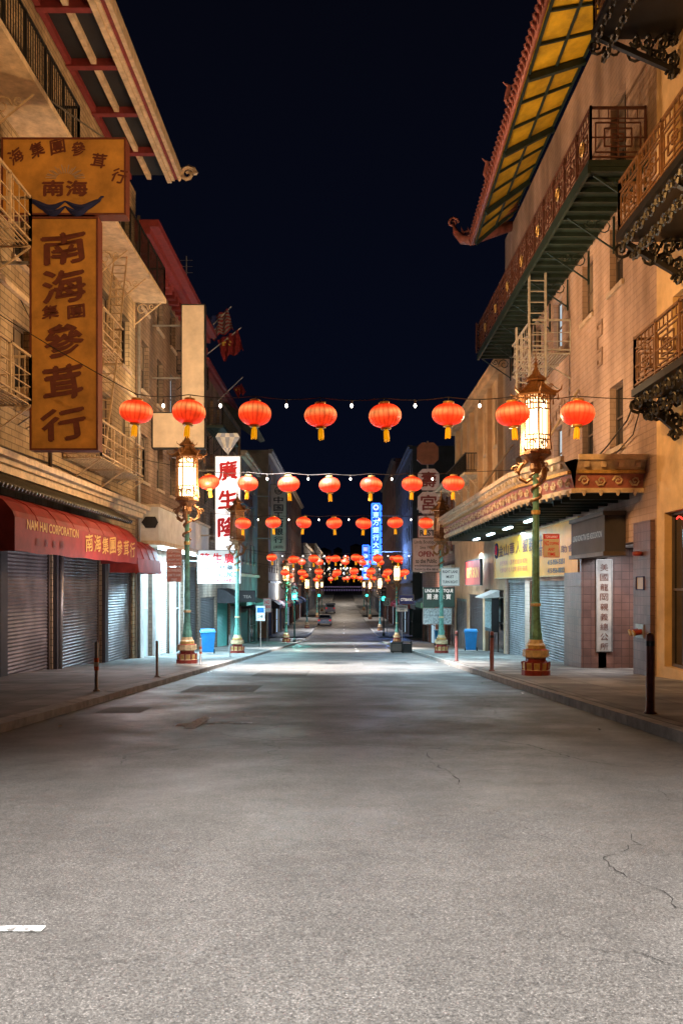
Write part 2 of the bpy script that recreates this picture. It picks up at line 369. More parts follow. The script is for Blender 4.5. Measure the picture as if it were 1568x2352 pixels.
mark(-1.80, -1.66, 9.7, 10.9); mark(-1.65, -1.08, 10.2, 10.27); mark(-1.94, -1.805, 9.95, 10.2)
mark(-1.42, -1.10, 3.16, 3.22)
for y in (44, 50, 56, 62): mark(.62, .74, y, y + 2.6)
mark(-3.3, 2.9, 70.0, 70.5); mark(-3.3, 2.9, 72.4, 72.9); mark(-3.3, 2.9, 84.5, 85.1); mark(-3.3, 2.9, 87, 87.6)
for y in (95, 105, 115, 128): mark(-.1, .05, y, y + 3)
o = part(mb, 'road_markings', None); o['kind'] = 'structure'
mb = MB(); mark(-2.9, -1.6, 15.3, 17.2, m_patch, .004); mark(-2.2, -.9, 20.5, 23.5, m_patch, .004); mark(.6, 2.1, 27, 30, m_patch, .004); mark(-3.3, -2.7, 11.5, 12.3, m_patch, .004)
o = part(mb, 'road_patch', None); o['kind'] = 'structure'
mb = MB(); mb.poly([(-.9 + .36 * math.cos(a * math.pi / 12), 17.6 + .36 * math.sin(a * math.pi / 12), g(17.6 + .36 * math.sin(a * math.pi / 12)) + .006) for a in range(24)], m_iron)
mb.poly([(1.5 + .33 * math.cos(a * math.pi / 12), 24.6 + .33 * math.sin(a * math.pi / 12), g(24.6 + .33 * math.sin(a * math.pi / 12)) + .006) for a in range(24)], m_iron)
o = part(mb, 'manhole_cover', None); o['kind'] = 'structure'
def crack(pts, w):
    w *= .75; P = []
    for (a, b), (c, d) in zip(pts, pts[1:]):
        L_ = math.hypot(c - a, d - b); n = max(2, int(L_ / .05))
        for i in range(n): f = i / n; P.append((a + (c - a) * f + R.uniform(-.02, .02), b + (d - b) * f + R.uniform(-.02, .02)))
    P.append(pts[-1]); prev = None
    for i, (a, b) in enumerate(P):
        q = P[min(i + 1, len(P) - 1)]; p = P[max(i - 1, 0)]; dx, dy = q[0] - p[0], q[1] - p[1]; l = math.hypot(dx, dy) or 1; ww = w * R.uniform(.1, 1) * min(1, 4 * (i + .3) / len(P), 4 * (len(P) - i) / len(P))
        cur = ((a - dy / l * ww, b + dx / l * ww), (a + dy / l * ww, b - dx / l * ww))
        if prev: mb.poly([(x, y, g(y) + .0045) for x, y in (prev[0], prev[1], cur[1], cur[0])], m_crack)
        prev = cur
mb = MB()
crack([(1.55, 4.85), (1.50, 4.45), (1.26, 4.2), (1.22, 3.95), (1.32, 3.7), (1.32, 3.45), (1.36, 3.25), (1.5, 2.9)], .006)
crack([(1.26, 4.2), (1.05, 4.6), (.95, 5.0)], .003)
crack([(.75, 7.9), (.72, 7.2), (.85, 6.4), (.80, 5.9)], .009)
crack([(1.0, 9.2), (1.5, 8.6), (1.75, 8.3), (2.0, 7.3), (2.3, 6.9)], .012)
crack([(.2, 6.9), (.9, 6.75), (1.6, 6.9)], .005)
crack([(2.2, 6.2), (2.1, 5.6), (2.35, 5.1)], .005)
crack([(.75, 3.02), (1.0, 2.95), (1.2, 2.7)], .004)
crack([(-1.5, 8.4), (-1.9, 7.6), (-1.8, 7.0)], .008)
crack([(-3.2, 13.5), (-2.2, 13.2), (-1.4, 13.6), (-.6, 13.4)], .012)
o = part(mb, 'road_crack', None); o['kind'] = 'structure'
# ------------------------------------------------------------------ buildings
def facade(mb, X, s, y0, y1, z0, z1, ops, m, depth=.2):
    Y = sorted({y0, y1, *[o[0] for o in ops], *[o[1] for o in ops]}); Z = sorted({z0, z1, *[o[2] for o in ops], *[o[3] for o in ops]})
    for a, b in zip(Y, Y[1:]):
        for c, d in zip(Z, Z[1:]):
            cy, cz = (a + b) / 2, (c + d) / 2
            if any(o[0] < cy < o[1] and o[2] < cz < o[3] for o in ops): continue
            mb.poly([(X, a, c), (X, b, c), (X, b, d), (X, a, d)], m)
    for a, b, c, d in ops:
        x2 = X - s * depth
        for p, q in (((a, c), (b, c)), ((b, c), (b, d)), ((b, d), (a, d)), ((a, d), (a, c))):
            mb.poly([(X, p[0], p[1]), (X, q[0], q[1]), (x2, q[0], q[1]), (x2, p[0], p[1])], m)
def window(par, X, s, a, b, c, d, gm=m_glass, fm=m_frame, detail=True, depth=.2):
    xf = X - s * (depth - .05); xb = X - s * depth
    mb = MB(); t = .06
    for q in ((a, b, c, c + t), (a, b, d - t, d), (a, a + t, c + t, d - t), (b - t, b, c + t, d - t)): mb.box(xb, xf, q[0], q[1], q[2], q[3], fm)
    mz = (c + d) / 2; mb.box(xb, xf - s * .01, a + t, b - t, mz - .025, mz + .025, fm)
    if b - a > .95: mb.box(xb, xf - s * .012, (a + b) / 2 - .02, (a + b) / 2 + .02, c + t, d - t, fm)
    w = part(mb, 'window', par, origin=(X, a, c))
    k = MB(); xg = X - s * (depth - .01)
    zc = d
    if detail and gm is m_glass and R.random() < .55:
        zc = d - (d - c) * R.choice([.3, .5, .5, .8]); k.poly([(xg, a, zc), (xg, b, zc), (xg, b, d), (xg, a, d)], m_blind)
    k.poly([(xg, a, c), (xg, b, c), (xg, b, zc), (xg, a, zc)], gm); part(k, 'glass', w)
    if detail:
        k = MB(); k.box(X + s * .003, X + s * .07, a - .08, b + .08, c - .12, c - .003, m_sill); part(k, 'sill', w)
def shutter(par, X, s, a, b, c, d, m=m_shut, inset=.12):
    mb = MB(); z = c; x0 = X - s * inset; t = .085
    while z < d:
        z2 = min(z + t, d); zm = (z + z2) / 2
        mb.poly([(x0, a, z), (x0, b, z), (x0 + s * .028, b, zm), (x0 + s * .028, a, zm)], m)
        mb.poly([(x0 + s * .028, a, zm), (x0 + s * .028, b, zm), (x0, b, z2), (x0, a, z2)], m); z = z2
    mb.box(x0 - s * .02, x0 + s * .05, a, b, d - .14, d + .0, m)
    mb.box(x0 - s * .02, x0 + s * .06, a, a + .07, c, d - .14, m_frame); mb.box(x0 - s * .02, x0 + s * .06, b - .07, b, c, d - .14, m_frame)
    return part(mb, 'shutter', par, origin=(X, a, c))
def building(name, label, X, s, y0, y1, top, ops, m, depth=11, cat='building', group='buildings along the street'):
    zb = g(y1) - 1.0
    t = thing(name, label, cat, (X, y0, g(y0)), group)
    mb = MB(); facade(mb, X, s, y0, y1, zb, top, ops, m)
    xb = X - s * depth
    mb.poly([(X, y0, zb), (xb, y0, zb), (xb, y0, top), (X, y0, top)], m); mb.poly([(X, y1, zb), (xb, y1, zb), (xb, y1, top), (X, y1, top)], m)
    mb.poly([(xb, y0, zb), (xb, y1, zb), (xb, y1, top), (xb, y0, top)], m); mb.poly([(X, y0, top), (X, y1, top), (xb, y1, top), (xb, y0, top)], m)
    part(mb, 'wall', t); return t
def railing(mb, p, q, h, m, style='bars', gap=.13):
    p = V(p); q = V(q); L = (q - p).length; d = (q - p) / L; z = V((0, 0, 1))
    mb.beam(p + z * h, q + z * h, .05, m); mb.beam(p + z * .08, q + z * .08, .035, m)
    n = max(1, round(L / 1.15))
    for i in range(n + 1): mb.beam(p + d * L * i / n, p + d * L * i / n + z * (h + .04), .05, m)
    if style == 'bars':
        k = int(L / gap)
        for i in range(1, k): mb.beam(p + d * L * i / k + z * .08, p + d * L * i / k + z * h, .018, m)
    elif style == 'lattice':
        mb.beam(p + z * (h * .8), q + z * (h * .8), .025, m)
        for i in range(n):
            c = p + d * L * (i + .5) / n; w = L / n * .5
            for sc in (.82, .5, .2):
                A = c - d * w * sc + z * (h * .44 - h * .34 * sc); B = c + d * w * sc + z * (h * .44 - h * .34 * sc)
                C = c + d * w * sc + z * (h * .44 + h * .34 * sc); D = c - d * w * sc + z * (h * .44 + h * .34 * sc)
                for e, f in ((A, B), (B, C), (C, D), (D, A)): mb.beam(e, f, .028, m)
            mb.beam(c + z * .08, c + z * h * .8, .026, m); mb.beam(c - d * w + z * h * .44, c + d * w + z * h * .44, .026, m)
            for j in (-.7, -.35, .0, .35, .7): mb.beam(c + d * w * j + z * h * .8, c + d * w * j + z * h, .02, m)
    else:
        for f in (.35, .62): mb.beam(p + z * h * f, q + z * h * f, .022, m)
        k = int(L / .3)
        for i in range(1, k): mb.beam(p + d * L * i / k + z * .05, p + d * L * i / k + z * h, .016, m)
def balcony(par, X, s, out, y0, y1, z, h, mf, mr, style, bracket='scroll', mbk=None, th=.14, ribs=None, medal=None):
    mb = MB(); xo = X + s * out; mb.box(X + s * .004, xo, y0, y1, z - th, z, mf)
    if ribs:
        k = int((y1 - y0) / .5)
        for i in range(k + 1): yy = y0 + .06 + (y1 - y0 - .12) * i / k; mb.box(X + s * .05, xo - s * .05, yy - .04, yy + .04, z - th - .1, z - th - .003, ribs)
        mb.box(xo - s * .045, xo + s * .02, y0 - .01, y1 + .01, z - th - .16, z - th + .05, ribs)
    b = part(mb, 'balcony', par, origin=(X, y0, z))
    mb = MB(); xr = xo - s * .06
    railing(mb, (xr, y0 + .04, z), (xr, y1 - .04, z), h, mr, style); railing(mb, (X + s * .05, y0 + .04, z), (xr, y0 + .04, z), h, mr, style); railing(mb, (X + s * .05, y1 - .04, z), (xr, y1 - .04, z), h, mr, style)
    if medal:
        n = max(1, round((y1 - y0 - .08) / 1.15)); L_ = (y1 - y0 - .08)
        for i in range(0, n, 2):
            c = V((xo - s * .02, y0 + .04 + L_ * (i + .5) / n, z + h * .45))
            pts = [c + V((0, math.cos(a * math.pi / 6) * .15, math.sin(a * math.pi / 6) * .15)) for a in range(13)]; mb.tube(pts, .02, medal, 4)
            mb.beam(c + V((0, -.1, 0)), c + V((0, .1, 0)), .025, medal); mb.beam(c + V((0, 0, -.1)), c + V((0, 0, .1)), .025, medal)
    part(mb, 'railing', b)
    mbk = mbk or mf; k = max(2, int((y1 - y0) / 2.2) + 1)
    for i in range(k):
        yy = y0 + .15 + (y1 - y0 - .3) * i / (k - 1); m2 = MB(); zt = z - th - (.1 if ribs else .003)
        if bracket == 'scroll':
            m2.beam((X + s * .02, yy, zt - .8), (xo - s * .15, yy, zt - .03), .035, mbk); m2.beam((X + s * .02, yy, zt - .9), (X + s * .02, yy, zt), .05, mbk)
            m2.scroll((X + s * .28, yy, zt - .26), (s, 0, 0), (0, 0, 1), .22, .02, mbk); m2.scroll((X + s * .62, yy, zt - .16), (s, 0, 0), (0, 0, 1), .12, .018, mbk, flip=-1)
        elif bracket == 'ornate':
            m2.beam((X + s * .02, yy, zt - .75), (xo - s * .1, yy, zt - .05), .1, mbk)
            for dx, dz, r in ((.12, .12, .12), (.32, .16, .17), (.35, .42, .15), (.62, .18, .15), (.85, .15, .12), (.12, .52, .16), (.6, .38, .1), (.15, .78, .12)):
                if dx < out: m2.scroll((X + s * dx, yy, zt - dz), (s, 0, 0), (0, 0, 1), r, .034, mbk, flip=1 if dx < .5 else -1); m2.scroll((X + s * dx, yy + .0, zt - dz), (0, 1, 0), (0, 0, 1), r * 1.3, .03, mbk)
        part(m2, 'bracket', b)
    return b
# ---- left cream brick building
XL = -7.3
ops = []; wl = []
for (c, d) in ((5.3, 7.0), (8.4, 10.1), (11.9, 13.6)):
    for y in (13.4, 16.0, 19.2, 21.6, 23.9, 26.3, 28.6): wl.append((y, y + 1.05, c, d))
sh = [(14.5, 18.2), (18.7, 21.8), (22.3, 26.2), (26.65, 30.1)]
for a, b in sh: ops.append((a, b, g(b) + .05, 2.05))
L1 = building('brick_building', 'cream brick building with deep eave, iron balconies and red awning', XL, 1, 8, 30.5, 14.9, ops + wl, m_brickL)
for w in wl: window(L1, XL, 1, *w)
for a, b in sh: shutter(L1, XL, 1, a, b, g(b) + .05, 2.05)
for a, b in ((18.2, 18.7), (21.8, 22.3), (26.2, 26.65)): mb = MB(); mb.box(XL + .004, XL + .1, a + .05, b - .05, g(b), 2.1, m_dark); part(mb, 'shopfront_pier', L1)
mb = MB(); mb.box(XL + .004, -6.95, 8, 30.6, 3.62, 3.72, m_cream); mb.box(XL + .004, -6.8, 8, 30.6, 3.722, 3.85, m_cream); mb.box(XL + .004, -7.05, 8, 30.6, 3.45, 3.617, m_cream); part(mb, 'cornice', L1)
mb = MB(); mb.box(XL + .004, -7.2, 8, 30.6, 7.55, 7.67, m_cream); part(mb, 'string_course', L1)
mb = MB(); mb.poly([(-7.2, 12, 3.42), (-6.5, 12, 3.02), (-6.5, 26.6, 3.02), (-7.2, 26.6, 3.42)], m_greentile); mb.poly([(-7.2, 12, 3.36), (-6.5, 12, 2.96), (-6.5, 26.6, 2.96), (-7.2, 26.6, 3.36)], m_greentile)
y = 12.1
while y < 26.5: mb.tube([(-7.25, y, 3.47), (-6.46, y, 3.02)], .055, m_greentile, 7); y += .2
part(mb, 'tiled_canopy', L1, True)
def awning(par, prof, y0, y1, m, rib=1.2, texts=None, label=None):
    mb = MB(); n = len(prof)
    yy = [y0]
    while yy[-1] < y1 - .01: yy.append(min(yy[-1] + .3, y1))
    for i in range(n - 1):
        for a, b in zip(yy, yy[1:]):
            da = .012 * math.sin(a * 3.1) * (i == n - 2); db = .012 * math.sin(b * 3.1) * (i == n - 2)
            p, q = prof[i], prof[i + 1]
            mb.poly([(p[0], a, p[1]), (p[0], b, p[1]), (q[0], b, q[1] + db), (q[0], a, q[1] + da)], m)
    for yy2 in (y0, y1): mb.poly([(p[0], yy2, p[1]) for p in prof] + [(prof[0][0], yy2, prof[-1][1])], m)
    k = int((y1 - y0) / rib)
    for i in range(1, k):
        yk = y0 + (y1 - y0) * i / k; mb.tube([(p[0] + .003, yk, p[1] + .003) for p in prof[:-1]], .012, m, 4)
    a = part(mb, 'awning', par, label=label, origin=(prof[0][0], y0, prof[0][1]))
    if texts:
        mb = MB()
        for body, O, w, h, mt, u in texts: letter(mb, body, O, u, UP, w, h, mt, .02, .12 if ord(body[0]) > 999 else 0)
        part(mb, 'lettering', a)
    return a
u = (0, 1, 0)
tx = [('NAM HAI CORPORATION', (-6.185, 17.0, 2.2), 3.3, .2, m_goldtext, u)]
for i, ch in enumerate('南海集團參茸行'): tx.append((ch, (-6.185, 20.85 + i * .72, 1.93 + (i % 2) * .02), .58, .42, m_goldtext, u))
for i, ch in enumerate('南海集團'): tx.append((ch, (-6.185, 17.5 + i * .5, 1.90), .2, .16, m_maroon, u))
awning(L1, [(-7.29, 2.95), (-6.75, 2.88), (-6.42, 2.72), (-6.25, 2.52), (-6.2, 2.4), (-6.2, 1.75)], 16.4, 26.1, m_awning, texts=tx)
awning(L1, [(-7.29, 2.62), (-6.85, 2.55), (-6.55, 2.3), (-6.42, 1.95), (-6.38, 1.5)], 27.1, 30.45, m_awning, rib=.7)
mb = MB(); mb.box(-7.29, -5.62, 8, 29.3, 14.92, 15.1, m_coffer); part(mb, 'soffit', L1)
mb = MB()
y = 9.0
while y < 29.3: mb.box(-7.28, -5.95, y, y + .2, 14.72, 14.917, m_maroon); y += 2.3
for x in (-7.28, -6.62): mb.box(x, x + .14, 8, 29.28, 14.76, 14.915, m_maroon if x < -7 else m_cream)
part(mb, 'soffit_beam', L1)
mb = MB(); mb.box(-5.94, -5.80, 8, 29.32, 14.66, 14.915, m_cream); mb.box(-5.797, -5.70, 8, 29.34, 14.74, 14.98, m_cream); mb.box(-5.617, -5.5, 8, 29.38, 14.85, 15.2, m_cream); mb.box(-5.697, -5.62, 8, 29.36, 14.8, 14.917, m_maroon)
mb.scroll((-5.6, 29.55, 15.05), (0, 1, 0), (0, 0, 1), .28, .09, m_cream); mb.scroll((-5.3, 29.5, 15.05), (1, 0, 0), (0, 0, 1), .28, .09, m_cream)
part(mb, 'eave_moulding', L1)
balcony(L1, XL, 1, 1.1, 12.5, 20.6, 11.35, 1.05, m_cream, m_black, 'bars', mbk=m_creamrail)
balcony(L1, XL, 1, 1.1, 23.0, 30.4, 11.1, 1.05, m_cream, m_black, 'bars', mbk=m_creamrail)
def fire_escape(par, X, s, spans, m):
    for (y0, y1, z, out) in spans:
        t = MB(); xo = X + s * out
        k = int(out / .09)
        for i in range(k + 1): xx = X + s * (.04 + (out - .08) * i / k); t.beam((xx, y0, z), (xx, y1, z), .022, m)
        for yy in (y0, (y0 + y1) / 2, y1): t.beam((X, yy, z - .03), (xo, yy, z - .03), .035, m); t.beam((X + s * .01, yy, z - .75), (xo, yy, z - .04), .03, m)
        railing(t, (xo, y0, z), (xo, y1, z), .95, m, 'pipe'); railing(t, (X, y0, z), (xo, y0, z), .95, m, 'pipe'); railing(t, (X, y1, z), (xo, y1, z), .95, m, 'pipe')
        part(t, 'fire_escape', par)
def ladder(par, p, q, side, m, w=.045):
    p = V(p); q = V(q); sd = V(side) * .24; t = MB(); t.beam(p - sd, q - sd, w, m); t.beam(p + sd, q + sd, w, m); k = int((q - p).length / .3)
    for i in range(1, k): c = p.lerp(q, i / k); t.beam(c - sd, c + sd, .028, m)
    return part(t, 'ladder', par)
fire_escape(L1, XL, 1, [(13.2, 17.5, 7.95, 1.0), (13.2, 17.5, 4.75, 1.0), (22.6, 27.4, 4.45, 1.0), (21.8, 25.0, 7.5, .95)], m_creamrail)
ladder(L1, (-6.5, 22.9, 4.5), (-6.6, 25.0, 8.4), (.8, 0, 0), m_creamrail); ladder(L1, (-6.6, 24.6, 7.6), (-6.7, 26.2, 11.2), (.8, 0, 0), m_creamrail)
for pts, r, mm in (([(-7.2, 22.05, g(22)), (-7.15, 22.05, 2)], .07, m_steel), ([(-7.15, 30.35, g(30)), (-7.15, 30.35, 14)], .06, m_steel), ([(-7.15, 21.2, 3.9), (-7.15, 21.2, 14)], .05, m_frame)):
    mb = MB(); mb.tube(pts, r, mm, 8); part(mb, 'drain_pipe', L1, True)
def aircon(par, X, s, y, z):
    mb = MB(); mb.box(X + s * .004, X + s * .5, y, y + .7, z, z + .5, m_cream)
    for k in range(6): mb.box(X + s * .5, X + s * .52, y + .06, y + .64, z + .06 + k * .07, z + .09 + k * .07, m_frame)
    mb.beam((X, y + .1, z - .3), (X + s * .45, y + .1, z), .03, m_steel); mb.beam((X, y + .6, z - .3), (X + s * .45, y + .6, z), .03, m_steel); part(mb, 'air_conditioner', par)
aircon(L1, XL, 1, 27.9, 4.7); aircon(L1, XL, 1, 19.4, 5.0)
mb = MB(); mb.tube([(-7.25, 12, 4.2), (-7.22, 17, 4.0), (-7.24, 22, 4.12), (-7.2, 30, 3.98)], .02, m_wire, 5); mb.tube([(-6.9, 18.6, 7.2), (-6.6, 21, 5.6), (-7.2, 26, 4.6)], .012, m_wire, 5); part(mb, 'cable', L1)
# ---- second left building
wl = []
for (c, d) in ((4.9, 6.6), (8.2, 10.0), (11.2, 12.7)):
    for y in (31.4, 34.0, 36.6, 39.4, 42): wl.append((y, y + 1.1, c, d))
so = [(31.2, 33.1, g(34) + .1, 2.1), (34.0, 36.4, g(37) + .1, 2.1), (37.2, 39.6, g(40) + .1, 2.1), (40.3, 43.4, g(44) + .1, 2.0)]
L2 = building('corniced_building', 'brick building with maroon cornice above a brightly lit white shopfront', XL, 1, 30.5, 44, 13.7, wl + so, m_brickD)
for i, w in enumerate(wl): window(L2, XL, 1, *w, gm=m_glasslit if i in (7,) else m_glass)
for i, w in enumerate(so[:3]):
    if i == 1: shutter(L2, XL, 1, *w, m=m_white)
    else: window(L2, XL, 1, *w, gm=m_glasslit if i == 0 else m_glass, fm=m_white, detail=False)
shutter(L2, XL, 1, *so[3], m=m_dark)
for i, (a, b) in enumerate(((30.55, 31.15), (33.15, 33.95), (36.45, 37.15), (39.65, 40.25))): mb = MB(); mb.box(XL + .004, XL + .14, a, b, g(b), 2.15, m_white); part(mb, 'shopfront_pier', L2)
mb = MB(); mb.box(XL + .004, -6.6, 31.0, 42.5, 2.7, 3.9, m_white); mb.box(XL + .004, -6.52, 30.95, 42.6, 3.903, 4.0, m_cream); mb.box(XL + .004, -6.52, 30.95, 42.6, 2.55, 2.697, m_cream)
mb.poly([(-7.2, 30.94, 3.35), (-7.05, 30.94, 3.55), (-6.7, 30.94, 3.55), (-6.6, 30.94, 3.35), (-6.7, 30.94, 3.15), (-7.05, 30.94, 3.15)], m_black)
part(mb, 'fascia_box', L2)
mb = MB()
for k, (x, za, zb_) in enumerate(((-7.0, 13.1, 13.35), (-6.75, 13.353, 13.6), (-6.45, 13.603, 13.85))): mb.box(XL + .004, x, 30.3, 44, za, zb_, m_maroon)
y = 30.6
while y < 44: mb.box(XL + .004, -6.9, y, y + .22, 12.8, 13.097, m_maroon); y += .7
part(mb, 'cornice', L2)
mb = MB(); mb.box(-6.75, -6.62, 31.6, 39, 2.42, 2.5, m_strip); part(mb, 'light_tube', L2)
fire_escape(L2, XL, 1, [(38, 41, 7.2, .9), (38, 41, 10.4, .9)], m_black)
def generic(name, label, X, s, y0, y1, top, m, rows, ww=1.1, sp=2.5, lit=.06, shop=None, awn=None, detail=True, cor=None):
    wl = []
    y = y0 + .9
    while y + ww < y1 - .4:
        for c, d in rows: wl.append((y, y + ww, c, d))
        y += sp
    zt = rows[0][0] - 1.5; so = []; n = max(1, int((y1 - y0) / 4.5)); w = (y1 - y0) / n
    for i in range(n): a = y0 + i * w + .35; b = y0 + (i + 1) * w - .35; so.append((a, b, g(b) + .08, min(zt, g(b) + 3.0)))
    t = building(name, label, X, s, y0, y1, top, wl + so, m)
    for q in wl: r = R.random(); window(t, X, s, *q, gm=m_glasslit if r < lit else (m_glasswarm if r < lit * 2 else m_glass), detail=detail)
    for i, q in enumerate(so):
        k = (shop or 'sg')[i % len(shop or 'sg')]
        if k == 's': shutter(t, X, s, *q, m=m_shutR)
        elif k == 'd': shutter(t, X, s, *q, m=m_dark)
        elif k == 't': shutter(t, X, s, *q, m=m_tealsh)
        elif k == 'l': window(t, X, s, *q, gm=m_glasslit, detail=False)
        else: window(t, X, s, *q, detail=False)
        if awn:
            am = awn[i % len(awn)]
            if am: awning(t, [(X + s * .01, q[3] + .75), (X + s * .5, q[3] + .62), (X + s * 1.05, q[3] + .25), (X + s * 1.05, q[3] - .1)], q[0] - .1, q[1] + .1, am)
    cm = cor or m_cream; mb = MB(); mb.box(X + s * .004, X + s * .3, y0, y1, top - .35, top - .12, cm); mb.box(X + s * .004, X + s * .45, y0, y1, top - .117, top + .05, cm); part(mb, 'cornice', t)
    mb = MB(); mb.box(X + s * .004, X + s * .18, y0, y1, zt + .45, zt + .65, cm); part(mb, 'string_course', t)
    return t
m_tealsh = M('teal_shutter', (.04, .38, .38), .5, scale=4)
m_awng = M('green_awning', (.03, .12, .08), .7); m_awnd = M('dark_awning', (.04, .035, .04), .7); m_awnb = M('blue_awning', (.03, .07, .2), .7)
L3 = generic('balconied_building', 'dark brick building with green balconies and flagpoles', XL, 1, 44, 61.5, 12.6, m_brickD, [(3.6, 5.2), (6.8, 8.4), (9.9, 11.4)], shop='dts', awn=[None, m_awnd, m_awng], cor=m_maroon)
balcony(L3, XL, 1, 1.0, 45.5, 52, 6.4, .9, m_darkgreen, m_black, 'bars'); balcony(L3, XL, 1, 1.0, 45.5, 52, 9.5, .9, m_darkgreen, m_black, 'bars'); balcony(L3, XL, 1, 1.0, 53.5, 60, 6.4, .9, m_darkgreen, m_redrail, 'lattice')
mb = MB(); mb.poly([(-7.28, 53, 12.2), (-5.9, 53, 11.2), (-5.9, 61.4, 11.2), (-7.28, 61.4, 12.2)], m_greentile)
y = 53.1
while y < 61.4: mb.tube([(-7.28, y, 12.25), (-5.86, y, 11.22), (-5.6, y, 11.35)], .07, m_greentile, 6); y += .3
part(mb, 'pagoda_roof', L3)
L4 = generic('stucco_building', 'grey stucco building with shops at street level', XL, 1, 61.5, 73.5, 10.6, m_grey, [(2.8, 4.3), (5.9, 7.4), (8.6, 9.8)], shop='dg', awn=[m_awnd, m_awng])
L5 = generic('corner_building', 'tan corner building beyond the crossing', XL, 1, 84, 108, 14.2, m_stuccoB, [(2.4, 4.0), (5.6, 7.2), (8.8, 10.4), (11.6, 13.0)], sp=3, lit=.1, shop='dgl', awn=[m_awnd, m_awning], detail=False)
L6 = generic('brick_building', 'tall brick building with lit windows', XL, 1, 108, 148, 14.5, m_brickRed, [(2.2, 4.0), (5.6, 7.4), (9, 10.8), (12, 13.4)], sp=4, lit=.15, shop='glg', awn=[m_awnb, None], detail=False)
L7 = generic('row_building', 'low plain building in the distance', XL, 1, 158, 215, 8.8, m_grey, [(1.8, 3.6), (5, 6.8)], ww=1.6, sp=5, lit=.25, shop='gl', detail=False)
L8 = generic('row_building', 'pale building in the distance', XL, 1, 215, 320, 11.5, m_brickD, [(3, 5), (7, 9)], ww=2, sp=7, lit=.3, shop='gl', detail=False)
# ---- right buildings
XR = 6.6
wl = [(10, 11.2, 5.0, 6.9), (14.2, 15.4, 5.2, 7.0), (14.2, 15.4, 8.9, 10.8), (10, 11.2, 8.9, 10.8), (16.4, 17.5, 5.3, 6.9), (16.4, 17.5, 8.9, 10.8)]
so = [(15.2, 17.95, g(17.95) + .35, 2.6)]
R0 = building('stucco_building', 'ochre stucco building with ornate black iron balconies', XR, -1, 8, 18.4, 16.5, wl + so, m_stucco)
for w in wl: window(R0, XR, -1, *w)
window(R0, XR, -1, *so[0], detail=False)
mb = MB(); mb.tube([(XR + .12, 17.6 - j * .1, 2.45 + .04 * math.sin(j * 1.3)) for j in range(9)], .018, m_redneon, 5); part(mb, 'neon_tube', R0)
for (o_, z, h, ya) in ((1.3, 7.95, 1.0, 17.0), (.95, 4.95, 1.0, 17.15), (1.7, 12.1, 1.0, 17.3)):
    b = balcony(R0, XR, -1, o_, 9, ya, z, h, m_black, m_bronze, 'lattice', bracket='ornate', mbk=m_black)
    m2 = MB()
    k = 0; y = 9.2
    while y < ya:
        m2.scroll((XR - o_ + .06, y, z - .28), (0, 1, 0), (0, 0, 1), .13, .03, m_black, flip=1 if k % 2 else -1); m2.scroll((XR - o_ + .3, y + .1, z - .45), (0, 1, 0), (0, 0, 1), .15, .03, m_black, flip=-1 if k % 2 else 1); y += .27; k += 1
    for j in range(5): xx = XR - .1 - (o_ - .2) * j / 4; m2.scroll((xx, ya - .02, z - .3 - .07 * (4 - j)), (1, 0, 0), (0, 0, 1), .17, .035, m_black, flip=1 if j % 2 else -1)
    part(m2, 'filigree', b)
wl = []
for (c, d) in ((4.45, 6.0), (8.35, 9.95)):
    for y in (20.6, 23.1, 26.4, 29.2, 32.4): wl.append((y, y + 1.05, c, d))
for y in (20.4, 23.4, 26.4, 29.4, 32.4): wl.append((y, y + 1.2, 10.5, 13.0))
sho = [(24.4, 31.0, g(31) + .1, 1.25), (31.8, 35.4, g(35.4) + .1, 1.35), (19.6, 22.6, g(22.6) - .2, 2.1)]
RA = building('brick_building', 'tan brick association building with yellow soffit, long balcony and ornate canopy', XR, -1, 18.4, 35.7, 15.3, wl + sho, m_brickR)
for i, w in enumerate(wl): window(RA, XR, -1, *w, gm=m_glasslit if i in (7, 2) else m_glass)
for q in sho[:2]: shutter(RA, XR, -1, *q, m=m_shutR)
mb = MB(); zf = g(21)
mb.box(6.15, 7.7, 22.6, 22.75, zf - .5, 2.1, m_tile); mb.poly([(7.7, 19.6, zf - .5), (7.7, 22.6, zf - .5), (7.7, 22.6, 2.1), (7.7, 19.6, 2.1)], m_dark); mb.box(6.15, 6.597, 22.753, 24.35, zf - .6, 1.45, m_tile)
mb.poly([(6.8, 19.6, 2.08), (7.7, 19.6, 2.08), (7.7, 22.6, 2.08), (6.8, 22.6, 2.08)], m_white)
part(mb, 'entrance_recess', RA)
mb = MB(); mb.box(XR - .1, XR - .004, 18.5, 19.58, g(19) - .3, 2.5, m_plum); part(mb, 'tiled_pier', RA)
mb = MB(); mb.box(6.1, 6.59, 20.4, 23.4, 1.9, 2.75, m_dark); mb.box(6.05, 6.59, 20.35, 23.45, 2.753, 2.85, m_frame); mb.box(6.05, 6.59, 20.35, 23.45, 1.8, 1.897, m_frame); part(mb, 'entrance_fascia', RA)
k = MB(); letter(k, 'LUNG KONG TIN YEE ASSOCIATION', (6.09, 23.2, 2.25), (0, -1, 0), UP, 2.6, .15, m_steel); part(k, 'lettering', RA)
def fret(y, z, h):
    mb = MB()
    for dz in (0, .35, .7, 1.0):
        mb.box(XR - .03, XR - .003, y - .22, y + .22, z + dz * h, z + dz * h + .07, m_relief)
    for dy, a, b in ((-.22, 0, .35), (.16, .35, .7), (-.22, .7, 1.0), (.16, 0, .18), (.16, .85, 1.0)): mb.box(XR - .033, XR - .003, y + dy, y + dy + .06, z + a * h + .072, z + b * h - .002, m_relief)
    part(mb, 'brick_relief', RA)
fret(22.45, 6.75, 1.1)
mb = MB()
